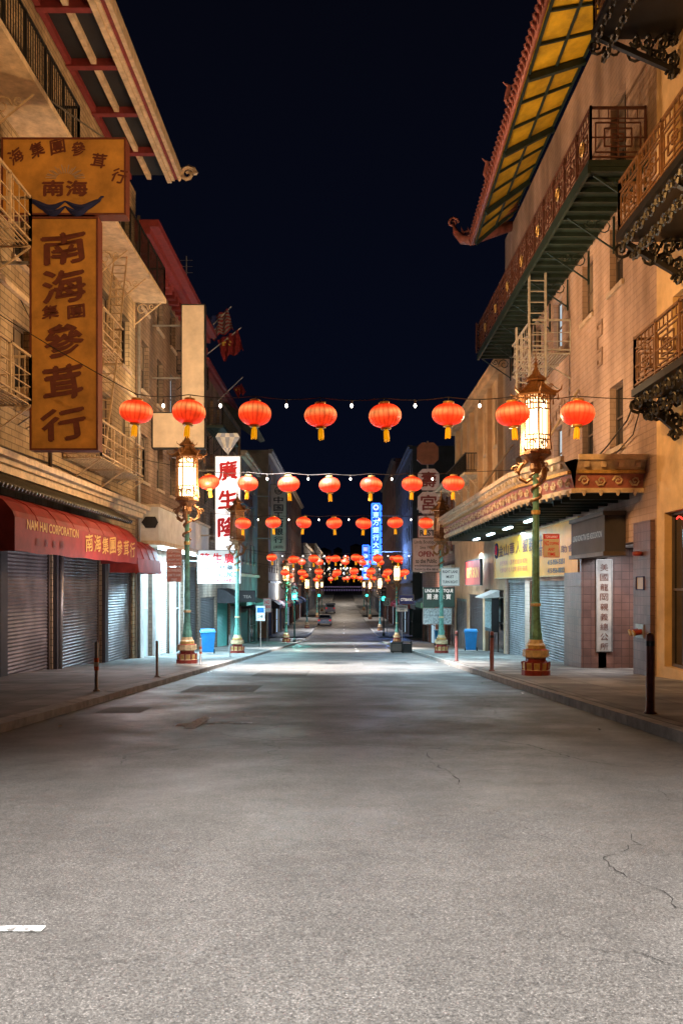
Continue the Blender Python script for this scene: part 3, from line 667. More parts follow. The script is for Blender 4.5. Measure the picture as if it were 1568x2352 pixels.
for i in range(9):
    zz = 6.1 + .13 * (i if i < 5 else 8 - i); mb.box(XR - .03, XR - .003, 25.0 + i * .34, 25.0 + i * .34 + .33, zz, zz + .07, m_relief)
    if i: mb.box(XR - .033, XR - .003, 25.0 + i * .34 - .03, 25.0 + i * .34 + .03, zz - .13, zz + .16, m_relief)
part(mb, 'brick_relief', RA)
balcony(RA, XR, -1, 1.3, 18.9, 34.6, 10.35, 1.15, m_darkgreen, m_redrail, 'lattice', bracket='scroll', mbk=m_darkgreen, ribs=m_darkgreen, medal=m_gold)
mb = MB(); railing(mb, (5.25, 34.6, 10.35), (5.6, 35.3, 10.35), 1.15, m_redrail, 'lattice'); railing(mb, (5.6, 35.3, 10.35), (6.5, 35.5, 10.35), 1.15, m_redrail, 'lattice'); part(mb, 'railing', RA)
fire_escape(RA, XR, -1, [(25.4, 28.2, 7.9, 1.15)], m_palerail)
ladder(RA, (5.62, 25.35, 6.2), (5.62, 25.35, 10.3), (1, 0, 0), m_palerail, .06); ladder(RA, (5.2, 25.3, 5.4), (5.2, 25.3, 8.6), (.8, 0, 0), m_palerail, .05)
YA, YB = 12.0, 33.4
def ozz(y): return 15.4 if y < 21 else 15.4 + (14.32 - 15.4) * (y - 21) / 12.0
IZ = 15.62
mb = MB(); m5 = MB(); y = YA
while y < YB - .01:
    y2 = min(y + 1.18889, YB)
    mb.hexa([(6.62, y, IZ), (6.62, y2, IZ), (5.0, y2, ozz(y2)), (5.0, y, ozz(y)), (6.62, y, IZ + .1), (6.62, y2, IZ + .1), (5.0, y2, ozz(y2) + .1), (5.0, y, ozz(y) + .1)], m_yellow)
    m5.beam((6.6, y, IZ - .04), (5.05, y, ozz(y) - .04), .07, m_darkgreen, .07)
    for f in (.02, .5, .97): m5.beam((6.6 - 1.58 * f, y, IZ - .04 + (ozz(y) - IZ) * f), (6.6 - 1.58 * f, y2, IZ - .04 + (ozz(y2) - IZ) * f), .07, m_darkgreen, .07)
    if int((y - YA) / 1.18) % 3 == 1: m5.beam((6.6, y, IZ - .12), (5.05, y, ozz(y) - .12), .14, m_darkgreen, .16)
    y = y2
m5.beam((6.6, YB, IZ - .07), (5.05, YB, ozz(YB) - .07), .1, m_darkgreen, .13)
mb.hexa([(6.62, YB, IZ), (6.62, YB + .9, IZ), (5.1, YB + .1, ozz(YB)), (5.0, YB, ozz(YB)), (6.62, YB, IZ + .1), (6.62, YB + .9, IZ + .1), (5.1, YB + .1, ozz(YB) + .1), (5.0, YB, ozz(YB) + .1)], m_yellow)
part(mb, 'soffit', RA); part(m5, 'soffit_rib', RA)
mb = MB(); mb.beam((4.93, YA, ozz(YA) + .05), (4.93, 21, ozz(21) + .05), .1, m_rooftile, .26); mb.beam((4.93, 21, ozz(21) + .05), (4.93, YB, ozz(YB) + .05), .1, m_rooftile, .26)
y = YA
while y < YB + .1:
    z = ozz(y); mb.tube([(4.80, y, z + .16), (5.3, y, z + .5), (6.6, y, z + 1.3)], [.1, .09, .09], m_rooftile, 8); mb.tube([(4.86, y + .13, z - .12), (4.84, y + .13, z + .12)], [.02, .07], m_rooftile, 6); y += .27
for a, b in ((YA, 21), (21, YB)): mb.poly([(4.9, a, ozz(a) + .2), (4.9, b, ozz(b) + .2), (6.6, b, ozz(b) + 1.25), (6.6, a, ozz(a) + 1.25)], m_rooftile)
z = ozz(YB)
mb.tube([(6.6, YB + .9, z + 1.0), (5.5, YB + .4, z + .45), (4.95, YB + .2, z + .15), (4.6, YB + .4, z + .25), (4.35, YB + .55, z + .6), (4.2, YB + .6, z + 1.1)], [.2, .2, .2, .18, .13, .05], m_rooftile, 8)
mb.scroll((4.25, YB + .6, z + 1.0), (1, 0, 0), (0, 0, 1), .22, .06, m_rooftile); mb.scroll((4.75, YB + .5, z + .45), (1, 0, 0), (0, 0, 1), .2, .05, m_rooftile)
for j in range(5): mb.tube([(4.4 + j * .25, YB + .5, z + .45), (4.3 + j * .25, YB + .5, z + .8)], [.06, .01], m_rooftile, 5)
part(mb, 'tiled_eave', RA, True)
for y in (22, 26.5, 30.5):
    mb = MB(); zz = ozz(y) + 1.0
    mb.tube([(5.2, y, zz - .4), (4.95, y, zz), (5.0, y - .1, zz + .35), (4.8, y - .15, zz + .45)], [.14, .1, .08, .02], m_rooftile, 6)
    for j in range(4): mb.tube([(5.1, y + .1 * j, zz - .1), (5.0, y + .12 * j, zz + .3)], [.04, .01], m_rooftile, 5)
    part(mb, 'roof_figure', RA)
PTH = [(6.59, 19.25), (5.1, 19.25), (4.5, 22.2), (4.3, 40.0), (6.59, 40.0)]
mb = MB(); mb.poly([(x, y, 3.22) for x, y in PTH], m_darkgreen); mb.poly([(x, y, 3.9) for x, y in PTH], m_dark)
for i in range(24):
    y = 20 + i * .82; mb.box(4.7 if y > 22 else 5.2, 6.55, y, y + .1, 3.08, 3.216, m_darkgreen)
cp = part(mb, 'canopy', RA)
mb = MB()
for (x0, y0), (x1, y1) in zip(PTH[:-1], PTH[1:-1]):
    A = V((x0, y0, 0)); B = V((x1, y1, 0)); d = (B - A).normalized(); n = V((d.y, -d.x, 0))
    if n.x > .3 or n.y > .3: n = -n
    Z = lambda z: V((0, 0, z))
    mb.poly([A + Z(3.2), B + Z(3.2), B + n * .1 + Z(3.6), A + n * .1 + Z(3.6)], m_rooftile)
    mb.poly([A + n * .1 + Z(3.6), B + n * .1 + Z(3.6), B + n * .28 + Z(3.85), A + n * .28 + Z(3.85)], m_cream)
    for zz, oo, hh, mm in ((3.2, .04, .1, m_cream), (3.6, .14, .07, m_gold), (3.9, .3, .12, m_cream)): mb.beam(A + n * oo + Z(zz), B + n * oo + Z(zz), .09, mm, hh)
    L_ = (B - A).length; k = int(L_ / .42)
    for j in range(k + 1):
        c = A + d * L_ * (j + .5) / (k + 1)
        mb.scroll(c + n * .08 + Z(3.41), d, V((0, 0, 1)), .12, .028, m_cream, flip=1 if j % 2 else -1, n=9)
        mb.bb(c + n * .24 + Z(3.74), d, V((0, 0, 1)), n, -.05, .05, -.05, .07, -.02, .05, m_cream)
        mb.tube([c + n * .06 + Z(3.2), c + n * .06 + Z(3.08)], [.07, .02], m_cream, 6)
part(mb, 'fascia', cp)
for y in (25.5, 29, 32.5, 36): mb = MB(); mb.box(5.5, 5.62, y, y + 1.2, 3.02, 3.07, m_strip); part(mb, 'light_tube', cp)
for (a, b) in (((4.7, 22.5, 3.95), (6.58, 24.5, 6.6)), ((4.6, 33, 3.95), (6.58, 34, 6.6))):
    mb = MB(); mb.tube([a, b], .035, m_cream, 6); part(mb, 'tie_rod', cp)
mb = MB(); mb.lathe([(.11, 0), (.11, .08), (.04, .1)], m_lampred, (XR - .2, 19.0, 1.75), 12); bell = part(mb, 'alarm_bell', RA, True)
mb = MB()
for dy in (-.12, .12): mb.tube([(XR - .1, 19.1 + dy, .1), (XR - .28, 19.1 + dy, .06)], .06, m_lampred, 10); mb.tube([(XR - .28, 19.1 + dy, .06), (XR - .31, 19.1 + dy, .05)], .075, m_gold, 10)
mb.box(XR - .13, XR - .102, 18.85, 19.35, -.05, .25, m_steel); part(mb, 'hose_connection', RA)
mb = MB(); mb.tube([(6.55, 18.7, 5.9), (6.5, 20, 4.9), (6.5, 21.5, 4.55), (6.55, 23, 4.35)], .02, m_wire, 5); mb.tube([(6.55, 18.7, 5.6), (6.5, 19.6, 4.5), (6.52, 21, 4.25)], .015, m_wire, 5); part(mb, 'cable', RA)
RB = generic('stucco_building', 'ochre stucco building with tall pilastered bays', XR, -1, 35.7, 52, 10.4, m_stuccoB, [(4.6, 6.2), (7.2, 9.2)], ww=1.5, sp=2.7, shop='gds', awn=[None], cor=m_stuccoB)
balcony(RB, XR, -1, .8, 42, 50, 6.6, .9, m_cream, m_black, 'bars')
for y in (36.2, 38.9, 41.6, 44.3, 47, 49.7): mb = MB(); mb.box(XR - .22, XR - .004, y - .05, y + .25, 4.2, 9.9, m_stuccoB); part(mb, 'pilaster', RB)
RC = generic('low_building', 'low dark brick building with boutique shopfronts', XR, -1, 52, 73.5, 7.6, m_brickRed, [(3.2, 4.6), (5.4, 6.8)], shop='gdl', awn=[m_awnd, None, m_awng])
RD = generic('office_building', 'tall dark building at the crossing', XR, -1, 84, 112, 14.6, m_dark, [(2.4, 4.0), (5.6, 7.2), (8.8, 10.4), (12, 13.4)], sp=3.2, lit=.08, shop='gdl', awn=[m_awning, None], detail=False, cor=m_dark)
RE = generic('office_building', 'taller dark red building down the street', XR, -1, 112, 150, 17.5, m_brickRed, [(2.4, 4.4), (6, 8), (9.6, 11.6), (13, 15)], sp=4, lit=.1, shop='glg', detail=False, cor=m_dark)
RF = generic('row_building', 'low building in the distance', XR, -1, 158, 215, 7.6, m_grey, [(1.8, 3.4), (4.6, 6.2)], ww=1.6, sp=5, lit=.3, shop='gl', detail=False)
RG = generic('row_building', 'pale building on the far slope', XR, -1, 215, 320, 9, m_brickD, [(3, 5), (6, 8)], ww=2, sp=7, lit=.3, shop='gl', detail=False)
for i in range(20):
    x = -66 + i * 6.8 + R.uniform(-1, 1); y = R.uniform(430, 640); z0 = g(y); h = R.uniform(8, 22); w = R.uniform(6, 9)
    t = thing('hillside_house', 'small dim house on the far hillside', 'house', (x, y, z0), 'houses on the far hill')
    mb = MB(); mb.box(x - w / 2, x + w / 2, y, y + 9, z0 - 2, z0 + h, R.choice([m_grey, m_stuccoB, m_dark, m_brickD])); part(mb, 'wall', t)
    mb = MB(); mb.hexa([(x - w / 2 - .4, y - .4, z0 + h), (x + w / 2 + .4, y - .4, z0 + h), (x + w / 2 + .4, y + 9, z0 + h), (x - w / 2 - .4, y + 9, z0 + h), (x - .3, y + 1, z0 + h + 2), (x + .3, y + 1, z0 + h + 2), (x + .3, y + 8, z0 + h + 2), (x - .3, y + 8, z0 + h + 2)], m_dark); part(mb, 'roof', t)
    for j in range(9):
        a = x - w / 2 + .6 + (j % 3) * (w - 2) / 2; c = z0 + 1.2 + (j // 3) * 3.2 + R.uniform(0, 1.2); mb = MB(); mb.box(a, a + .9, y - .06, y - .01, c, c + 1.2, R.choice([m_farlit, m_farwarm, m_glass, m_glasswarm])); part(mb, 'window', t)
# ------------------------------------------------------------------ SIGNS
YS = 18.45; O = (-6.66, YS, 3.97)
u = CAMU; n = CAMN
rows = [('南', .18, .80, .62, .13), ('海', .18, .635, .62, .135), ('集', .18, .565, .24, .055), ('團', .56, .565, .24, .055), ('參', .2, .40, .58, .14), ('茸', .2, .22, .56, .14), ('行', .16, .045, .64, .13)]
t = sign('vertical_sign', 'tall amber herb shop sign box with brown characters', O, u, n, 1.45, 4.95, .32, m_signY, m_brown, [(q[0], q[1], q[2], q[3], q[4], m_brown, .04) for q in rows], .04, slant=.17)
mb = MB(); H = V((-7.26, YS, 8.96)); mb.bb(H, u, UP, n, .04, 2.6, .04, 1.6, -.32, -.0, m_signY); part(mb, 'header_panel', t)
mb = MB()
for a0, a1, b0, b1 in ((0, 2.64, 0, .04), (0, 2.64, 1.6, 1.64), (0, .04, .04, 1.6), (2.6, 2.64, .04, 1.6)): mb.bb(H, u, UP, n, a0, a1, b0, b1, -.33, .012, m_brown)
part(mb, 'header_frame', t)
mb = MB()
for i, ch in enumerate('海集團參茸行'):
    f = i / 5; a = .35 + f * 2.05; b = 1.0 + .38 * math.sin(math.pi * (f * .8 + .12)) - (.12 if i > 3 else 0) * (i - 3); th = (.5 - f) * .9
    uu = V((math.cos(th), 0, math.sin(th))); vv = V((-math.sin(th), 0, math.cos(th)))
    letter(mb, ch, H + V((a - .13 + .02, -.012, b - .1)), uu, vv, .30, .30, m_brown, .035, .14)
for i, ch in enumerate('南海'): letter(mb, ch, H + V((.88 + i * .5, -.012, .40)), CAMU, UP, .44, .32, m_brown, .05)
for i in range(17):
    a = math.pi * (i + .5) / 17; c = H + V((1.36, -.014, .76)); p = c + V((math.cos(a) * .2, 0, math.sin(a) * .12)); q = c + V((math.cos(a) * .42, 0, math.sin(a) * (.30 if i % 2 else .24))); mb.beam(p, q, .012, m_signGrey, .01)
part(mb, 'lettering', t)
mb = MB()
for k, (zz, ww) in enumerate(((.28, .82), (.17, .6))):
    for sg in (-1, 1):
        pts = [V((H.x + 1.36 + sg * ww * (1 - j / 16), H.y - .02, H.z + zz + .09 * math.cos(j / 16 * math.pi * 1.7) - .05 + (.06 if j < 2 else 0))) for j in range(17)]
        mb.tube(pts, [.014 + .06 * math.sin(math.pi * j / 16) for j in range(17)], m_flagblue, 4)
part(mb, 'emblem', t)
mb = MB()
for z in (5, 8): mb.beam((-7.29, YS + .16, z), (-6.64, YS + .16, z), .06, m_steel)
mb.beam((-7.29, YS + .2, 12.2), (-5.0, YS + .2, 10.6), .03, m_steel); part(mb, 'arm', t)
t = sign('blank_sign', 'blank cream L-shaped sign box with dark frame on brick wall', (-6.18, 33, 7.68), u, n, .92, 4.1, .3, m_signCream, m_black, [], .04)
mb = MB(); B0 = V((-7.28, 33, 6.3)); mb.bb(B0, u, UP, n, .04, 1.98, .04, 1.36, -.3, 0, m_signCream); part(mb, 'lower_panel', t)
mb = MB()
for a0, a1, b0, b1 in ((0, 2.02, 0, .04), (0, 1.1, 1.34, 1.378), (0, .04, .04, 1.34), (1.98, 2.02, .04, 1.36)): mb.bb(B0, u, UP, n, a0, a1, b0, b1, -.31, .012, m_black)
for z in (9, 11): mb.beam((-7.29, 33.15, z), (-6.2, 33.15, z), .06, m_steel)
part(mb, 'lower_frame', t)
t = sign('lit_sign', 'glowing white vertical sign with red characters under diamond crest', (-5.94, 40, 2.62), u, n, 1.2, 4.45, .3, m_signW, m_steel, [('廣', .14, .75, .70, .19, m_redtext, .05), ('生', .14, .46, .70, .18, m_redtext, .05), ('隆', .14, .17, .70, .19, m_redtext, .05)], .04, slant=.12)
m_diam = M('diamond_paint', (.35, .42, .6), .4); m_diam2 = M('diamond_pale', (.7, .72, .75), .4)
mb = MB(); D = V((-5.9, 39.95, 7.12))
for i in range(5):
    a = i * .22; b = (i + 1) * .22; mb.poly([D + V((a, 0, .8)), D + V((b, 0, .8)), D + V((.3 + (b) * .45, 0, .3)), D + V((.3 + a * .45, 0, .3))], m_diam2 if i % 2 else m_diam); mb.poly([D + V((a, 0, .8)), D + V((b, 0, .8)), D + V((.55 + (b - .55) * .8, 0, .98)), D + V((.55 + (a - .55) * .8, 0, .98))], m_diam if i % 2 else m_diam2)
    mb.poly([D + V((.3 + a * .45, 0, .3)), D + V((.3 + b * .45, 0, .3)), D + V((.55, 0, .02))], m_diam if i % 2 else m_diam2)
mb.poly([D + V((0, .15, .8)), D + V((.1, .15, 1)), D + V((1.0, .15, 1)), D + V((1.1, .15, .8)), D + V((.55, .15, 0))], m_diam); mb.beam(D + V((.55, .2, -.1)), D + V((.55, .2, .9)), .06, m_steel); part(mb, 'diamond_crest', t)
mb = MB()
for z in (3.4, 6.4): mb.beam((-7.29, 40.15, z), (-5.94, 40.15, z), .07, m_steel)
part(mb, 'arm', t)
tx = [(c, .08 + i * .27, .60, .22, .30, m_redtext, .04) for i, c in enumerate('隆生廣')] + [(c, .14 + i * .18, .40, .14, .15, m_blacktext, .02) for i, c in enumerate('貿百材藥')] + [('KWONG SANG LUNG CO', .04, .20, .92, .15, m_cyantext, .03), ('GIFTS & HERBS', .14, .05, .7, .11, m_redtext, .03)]
t = sign('lit_sign', 'low white gift and herb shop sign with red and blue lettering', (-6.5, 38.6, 1.18), u, n, 1.92, 1.5, .25, m_signW2, m_steel, tx, .03)
mb = MB(); mb.beam((-7.29, 38.7, 2.2), (-6.5, 38.7, 2.2), .06, m_steel); part(mb, 'arm', t)
tx = [(c, .22, .72 - i * .118, .56, .095, m_blacktext, .03) for i, c in enumerate('中国工商银行')] + [('(美国)', .2, .04, .6, .05, m_blacktext, .02), ('ICBC', .3, .875, .4, .04, m_blacktext, .03)]
t = sign('bank_sign', 'tall pale bank sign with black characters', (-6.1, 72, 3.9), u, n, 1.35, 5.6, .3, m_signGrey, m_dark, tx, .04)
mb = MB(); mb.beam((-7.29, 72.1, 5), (-6.1, 72.1, 5), .08, m_steel); mb.beam((-7.29, 72.1, 8.5), (-6.1, 72.1, 8.5), .08, m_steel); part(mb, 'arm', t)
mb = MB(); c = V((-5.42, 71.96, 8.95)); pts = [c + V((math.cos(a * math.pi / 10) * .3, 0, math.sin(a * math.pi / 10) * .3)) for a in range(21)]; mb.tube(pts, .03, m_blacktext, 5); part(mb, 'emblem', t)
sign('shop_sign', 'dark tea shop sign over the pavement', (-6.9, 52, .1), u, n, 1.6, .7, .1, m_dark, m_black, [('TEA', .55, .35, .3, .25, m_signGrey, .02)], .03)
tx = [(c, .08 + i * .088, .56, .07, .28, m_brown, .03) for i, c in enumerate('金山華人服務社')] + [(c, .56 + i * .06, .42, .048, .13, m_brown, .02) for i, c in enumerate('美國華人互助會')] + [('415-956-5251', .73, .22, .16, .10, m_blacktext, .03), ('415-956-8822', .73, .06, .16, .10, m_blacktext, .03), ('移民服務 入籍考試 翻譯 報稅', .1, .32, .40, .12, m_redpaint, .01), ('社會福利 老人公寓 護照 簽證', .1, .15, .40, .12, m_redpaint, .01)]
t = sign('yellow_sign', 'long yellow service agency sign with brown characters over the shutters', (6.42, 37.2, 1.38), (0, -1, 0), (-1, 0, 0), 13.3, 1.62, .12, m_signYel, m_gold, tx, .04)
mb = MB(); c = V((6.40, 36.6, 2.55)); pts = [c + V((0, math.cos(a * math.pi / 10) * .3, math.sin(a * math.pi / 10) * .3)) for a in range(21)]; mb.tube(pts, .035, m_flagblue, 5); mb.tube([c + V((0, .1, -.15)), c + V((0, 0, .2)), c + V((0, -.12, -.15))], .04, m_redtext, 5); part(mb, 'emblem', t)
sign('shop_sign', 'small red gift shop sign with white lettering', (6.0, 43.2, 1.1), (0, -1, 0), (-1, 0, 0), 4.8, 1.2, .1, M('red_sign', (.45, .025, .02), .5, emis=(.8, .05, .03), es=.08), m_black, [('GIFT SKIN', .12, .3, .76, .4, m_goldtext, .03)], .04)
tx = [(c, .26, .875 - i * .107, .48, .076, m_brown, .01) for i, c in enumerate('美國龍岡親義總公所')]
sign('plaque_sign', 'pale vertical association plaque with dark characters on tiled wall', (6.52, 22.56, -.62), u, n, .43, 2.4, .06, M('pale_stone', (.42, .40, .37), .5), m_steel, tx, .025)
sign('wall_plaque', 'small pale blue plaque on tiled pier', (6.485, 19.35, 1.0), (0, -1, 0), (-1, 0, 0), .5, .3, .02, m_signGrey, m_flagblue, [], .02)
def octa(O, w, m1, mt, ch):
    t = thing('octagonal_sign', 'octagonal restaurant sign' + (' with red character' if ch else ', blank and brown'), 'sign', O, 'stacked octagonal restaurant signs')
    O = V(O); mb = MB(); pr = [(w * .22, 0), (w * .78, 0), (w, w * .22), (w, w * .78), (w * .78, w), (w * .22, w), (0, w * .78), (0, w * .22)]
    mb.poly([O + V((a, 0, b)) for a, b in pr], m1); mb.poly([O + V((a, .25, b)) for a, b in pr][::-1], m1)
    for a, b in zip(pr, pr[1:] + pr[:1]): mb.poly([O + V((a[0], 0, a[1])), O + V((b[0], 0, b[1])), O + V((b[0], .25, b[1])), O + V((a[0], .25, a[1]))], m_maroon)
    part(mb, 'panel', t)
    if ch: mb = MB(); letter(mb, ch, O + V((w * .15, -.01, w * .15)), CAMU, UP, w * .7, w * .7, mt, .03); part(mb, 'lettering', t)
m_octb = M('brown_panel', (.22, .09, .06), .6); m_octw = M('pale_panel', (.5, .40, .40), .6, emis=(1, .75, .75), es=.05)
octa((4.6, 55, 8.78), 1.36, m_octb, None, ''); octa((4.65, 55, 7.12), 1.36, m_octw, m_maroon, '壽'); octa((4.65, 55, 5.66), 1.36, m_octw, m_maroon, '宮')
sign('restaurant_sign', 'pale square restaurant sign below octagonal panels', (4.65, 55, 4.1), u, n, 1.3, 1.45, .25, m_octw, m_maroon, [('REST.', .1, .1, .8, .25, m_blacktext, .03), ('Ph', .35, .5, .3, .3, m_redpaint)], .04)
t = thing('sign_pole', 'dark steel pole carrying stacked restaurant signs', 'pole', (6.0, 55.3, g(55)), None)
mb = MB(); mb.beam((5.3, 55.35, 3.9), (5.3, 55.35, 10.3), .12, m_steel); part(mb, 'mast', t)
for z in (4.8, 7.0): mb = MB(); mb.beam((5.36, 55.35, z), (6.59, 55.35, z), .08, m_steel); part(mb, 'arm', t)
m_boutq = M('dim_board', (.40, .33, .36), .6)
tx = [('Linda Boutique', .08, .80, .8, .13, m_blacktext, .01), ('Since 1982', .28, .68, .44, .08, m_blacktext, .01), ('OPEN', .22, .45, .56, .16, m_maroon, .03), ('to the Public', .12, .27, .76, .12, m_blacktext, .02), ('www.lindasboutique.com', .08, .15, .84, .08, m_blacktext, .02), ('Tel:(415)-954-0816', .08, .04, .84, .08, m_blacktext, .02)]
sign('boutique_sign', 'white boutique sign with black and red lettering', (3.9, 50, 1.85), u, n, 1.6, 2.0, .15, m_boutq, m_black, tx, .04)
tx = [('LINDA BOUTIQUE', .06, .72, .88, .2, m_whitetext, .02)] + [(c, .12 + i * .2, .40, .15, .26, m_whitetext, .02) for i, c in enumerate('麗達珠寶')]
sign('boutique_sign', 'dark green boutique sign hanging over the pavement', (4.35, 48, -.1), u, n, 1.75, 1.1, .2, M('deep_green', (.015, .05, .04), .6), m_black, tx, .03)
m_pattern = M('patterned_panel', (.26, .36, .40), .5, scale=9, var=.75)
sign('shop_banner', 'patterned pale blue window panel beneath boutique sign', (4.35, 48.1, -1.05), u, n, 1.6, .9, .06, m_pattern, m_steel, [], .03)
sign('bank_sign', 'small dark blue bank sign', (4.1, 65, -.3), u, n, 1.1, .7, .15, m_flagblue, m_black, [('CITIBANK', .1, .35, .8, .3, m_whitetext, .02)], .03)
def neon(x, y, z, w, h, nch, lab):
    t = thing('neon_sign', lab, 'neon sign', (x, y, z), 'neon blade signs'); mb = MB(); mb.box(x, x + w, y, y + .3, z, z + h, m_bluepanel); part(mb, 'panel', t)
    mb = MB()
    for a, b in (((x, z), (x, z + h)), ((x + w, z), (x + w, z + h)), ((x, z + h), (x + w, z + h)), ((x, z), (x + w, z))): mb.beam((a[0], y - .05, a[1]), (b[0], y - .05, b[1]), .14, m_blueneon)
    for k in range(9): mb.beam((x + w + .15, y - .02, z + h * k / 9), (x + w + .15, y - .02, z + h * (k + .8) / 9), .12, m_blueneon)
    part(mb, 'neon_tube', t); mb = MB()
    for i, c in enumerate(nch): s = min(w * .75, h / len(nch) * .8); letter(mb, c, (x + (w - s) / 2, y - .08, z + h - (i + 1) * h / len(nch) + .1), CAMU, UP, s, s, m_blueneon2 if i else m_signW, .02)
    part(mb, 'lettering', t); mb = MB(); mb.beam((x + w, y + .15, z + h * .8), (6.6, y + .15, z + h * .8), .1, m_steel); mb.beam((x + w, y + .15, z + h * .2), (6.6, y + .15, z + h * .2), .1, m_steel); part(mb, 'arm', t)
neon(3.2, 100, 3.6, .9, 6.9, '◎東方銀行大酒家', 'tall blue neon blade sign with white glowing characters')
neon(3.1, 145, 2.2, 1.0, 5.6, '新亞洲餐廳', 'small blue neon blade sign down the street')
def plate(label, O, w, h, mp, lines, pole=None):
    t = thing('street_sign', label, 'street sign', O, 'metal traffic and parking signs'); O = V(O)
    mb = MB(); mb.bb(O, CAMU, UP, CAMN, 0, w, 0, h, -.01, 0, mp); part(mb, 'plate', t); mb = MB()
    for b, fx, fz, fw, fh, m in lines:
        if b == '#': mb.bb(O, CAMU, UP, CAMN, fx * w, (fx + fw) * w, fz * h, (fz + fh) * h, .0005, .003, m)
        else: letter(mb, b, O + V((fx * w, -.005, fz * h)), CAMU, UP, fw * w, fh * h, m, .02)
    for a0, a1, b0, b1 in ((.02, .98, .02, .04), (.02, .98, .96, .98), (.02, .04, .04, .96), (.96, .98, .04, .96)): mb.bb(O, CAMU, UP, CAMN, a0 * w, a1 * w, b0 * h, b1 * h, .001, .003, lines[0][5])
    part(mb, 'lettering', t)
    if pole: mb = MB(); mb.tube([pole, (pole[0], pole[1], O.z + h)], .03, m_steel, 8); part(mb, 'pole', t)
m_plate = M('white_plate', (.7, .68, .64), .4, scale=8, var=.1); m_platered = M('faded_red_plate', (.5, .2, .14), .5, scale=8)
plate('white and red tow-away no stopping sign strapped to lamp post', (4.28, 18.75, 1.70), .36, .52, m_plate, [('ANY', .3, .28, .4, .13, m_redtext), ('TIME', .27, .08, .46, .13, m_redtext), ('#', .05, .78, .9, .17, m_redtext), ('TOW-AWAY', .12, .81, .76, .11, m_whitetext), ('NO', .08, .5, .28, .2, m_redtext), ('STOPPING', .4, .53, .54, .12, m_redtext)])
plate('white lane instruction sign with black lettering on lamp post', (4.1, 37.0, 1.08), .8, .78, m_plate, [('RIGHT LANE', .1, .7, .8, .16, m_blacktext), ('MUST', .3, .42, .4, .16, m_blacktext), ('TURN RIGHT', .1, .14, .8, .16, m_blacktext)])
plate('faded red no stopping sign on lamp post', (-5.2, 25.5, 1.66), .45, .52, m_platered, [('STOPPING', .12, .78, .76, .13, m_plate), ('3AM TO 6AM', .1, .55, .8, .12, m_plate), ('EXCEPT SAT', .12, .33, .76, .1, m_plate), ('OF THE MONTH', .1, .12, .8, .1, m_plate)])
plate('faded red no parking sign on lamp post', (-5.2, 25.5, 1.2), .45, .44, m_platered, [('NO PARKING', .08, .68, .84, .2, m_plate), ('2AM TO 6AM', .1, .38, .8, .18, m_plate), ('STREET', .3, .1, .4, .14, m_plate)])
plate('blue and white parking sign on steel pole', (-4.95, 49, -.9), .5, .85, m_plate, [('#', .1, .55, .8, .35, m_cyantext), ('2 HR', .2, .2, .6, .2, m_blacktext)], (-4.7, 49.03, g(49)))
plate('white parking sign on steel pole', (-5.1, 55, -.6), .5, .9, m_plate, [('NO', .2, .6, .6, .25, m_redtext), ('PARKING', .1, .3, .8, .2, m_redtext)], (-4.85, 55.03, g(55)))
plate('white speed limit 15 sign on pole', (3.9, 85, -.9), .6, .8, m_plate, [('15', .2, .15, .6, .5, m_blacktext), ('SPEED', .15, .75, .7, .15, m_blacktext)], (4.2, 85.03, g(85)))
plate('white parking sign on lamp post', (4.0, 67, -.9), .9, .5, m_plate, [('PARKING', .1, .55, .8, .3, m_blacktext), ('LANE', .3, .15, .4, .25, m_blacktext)], (4.45, 67.03, g(67)))
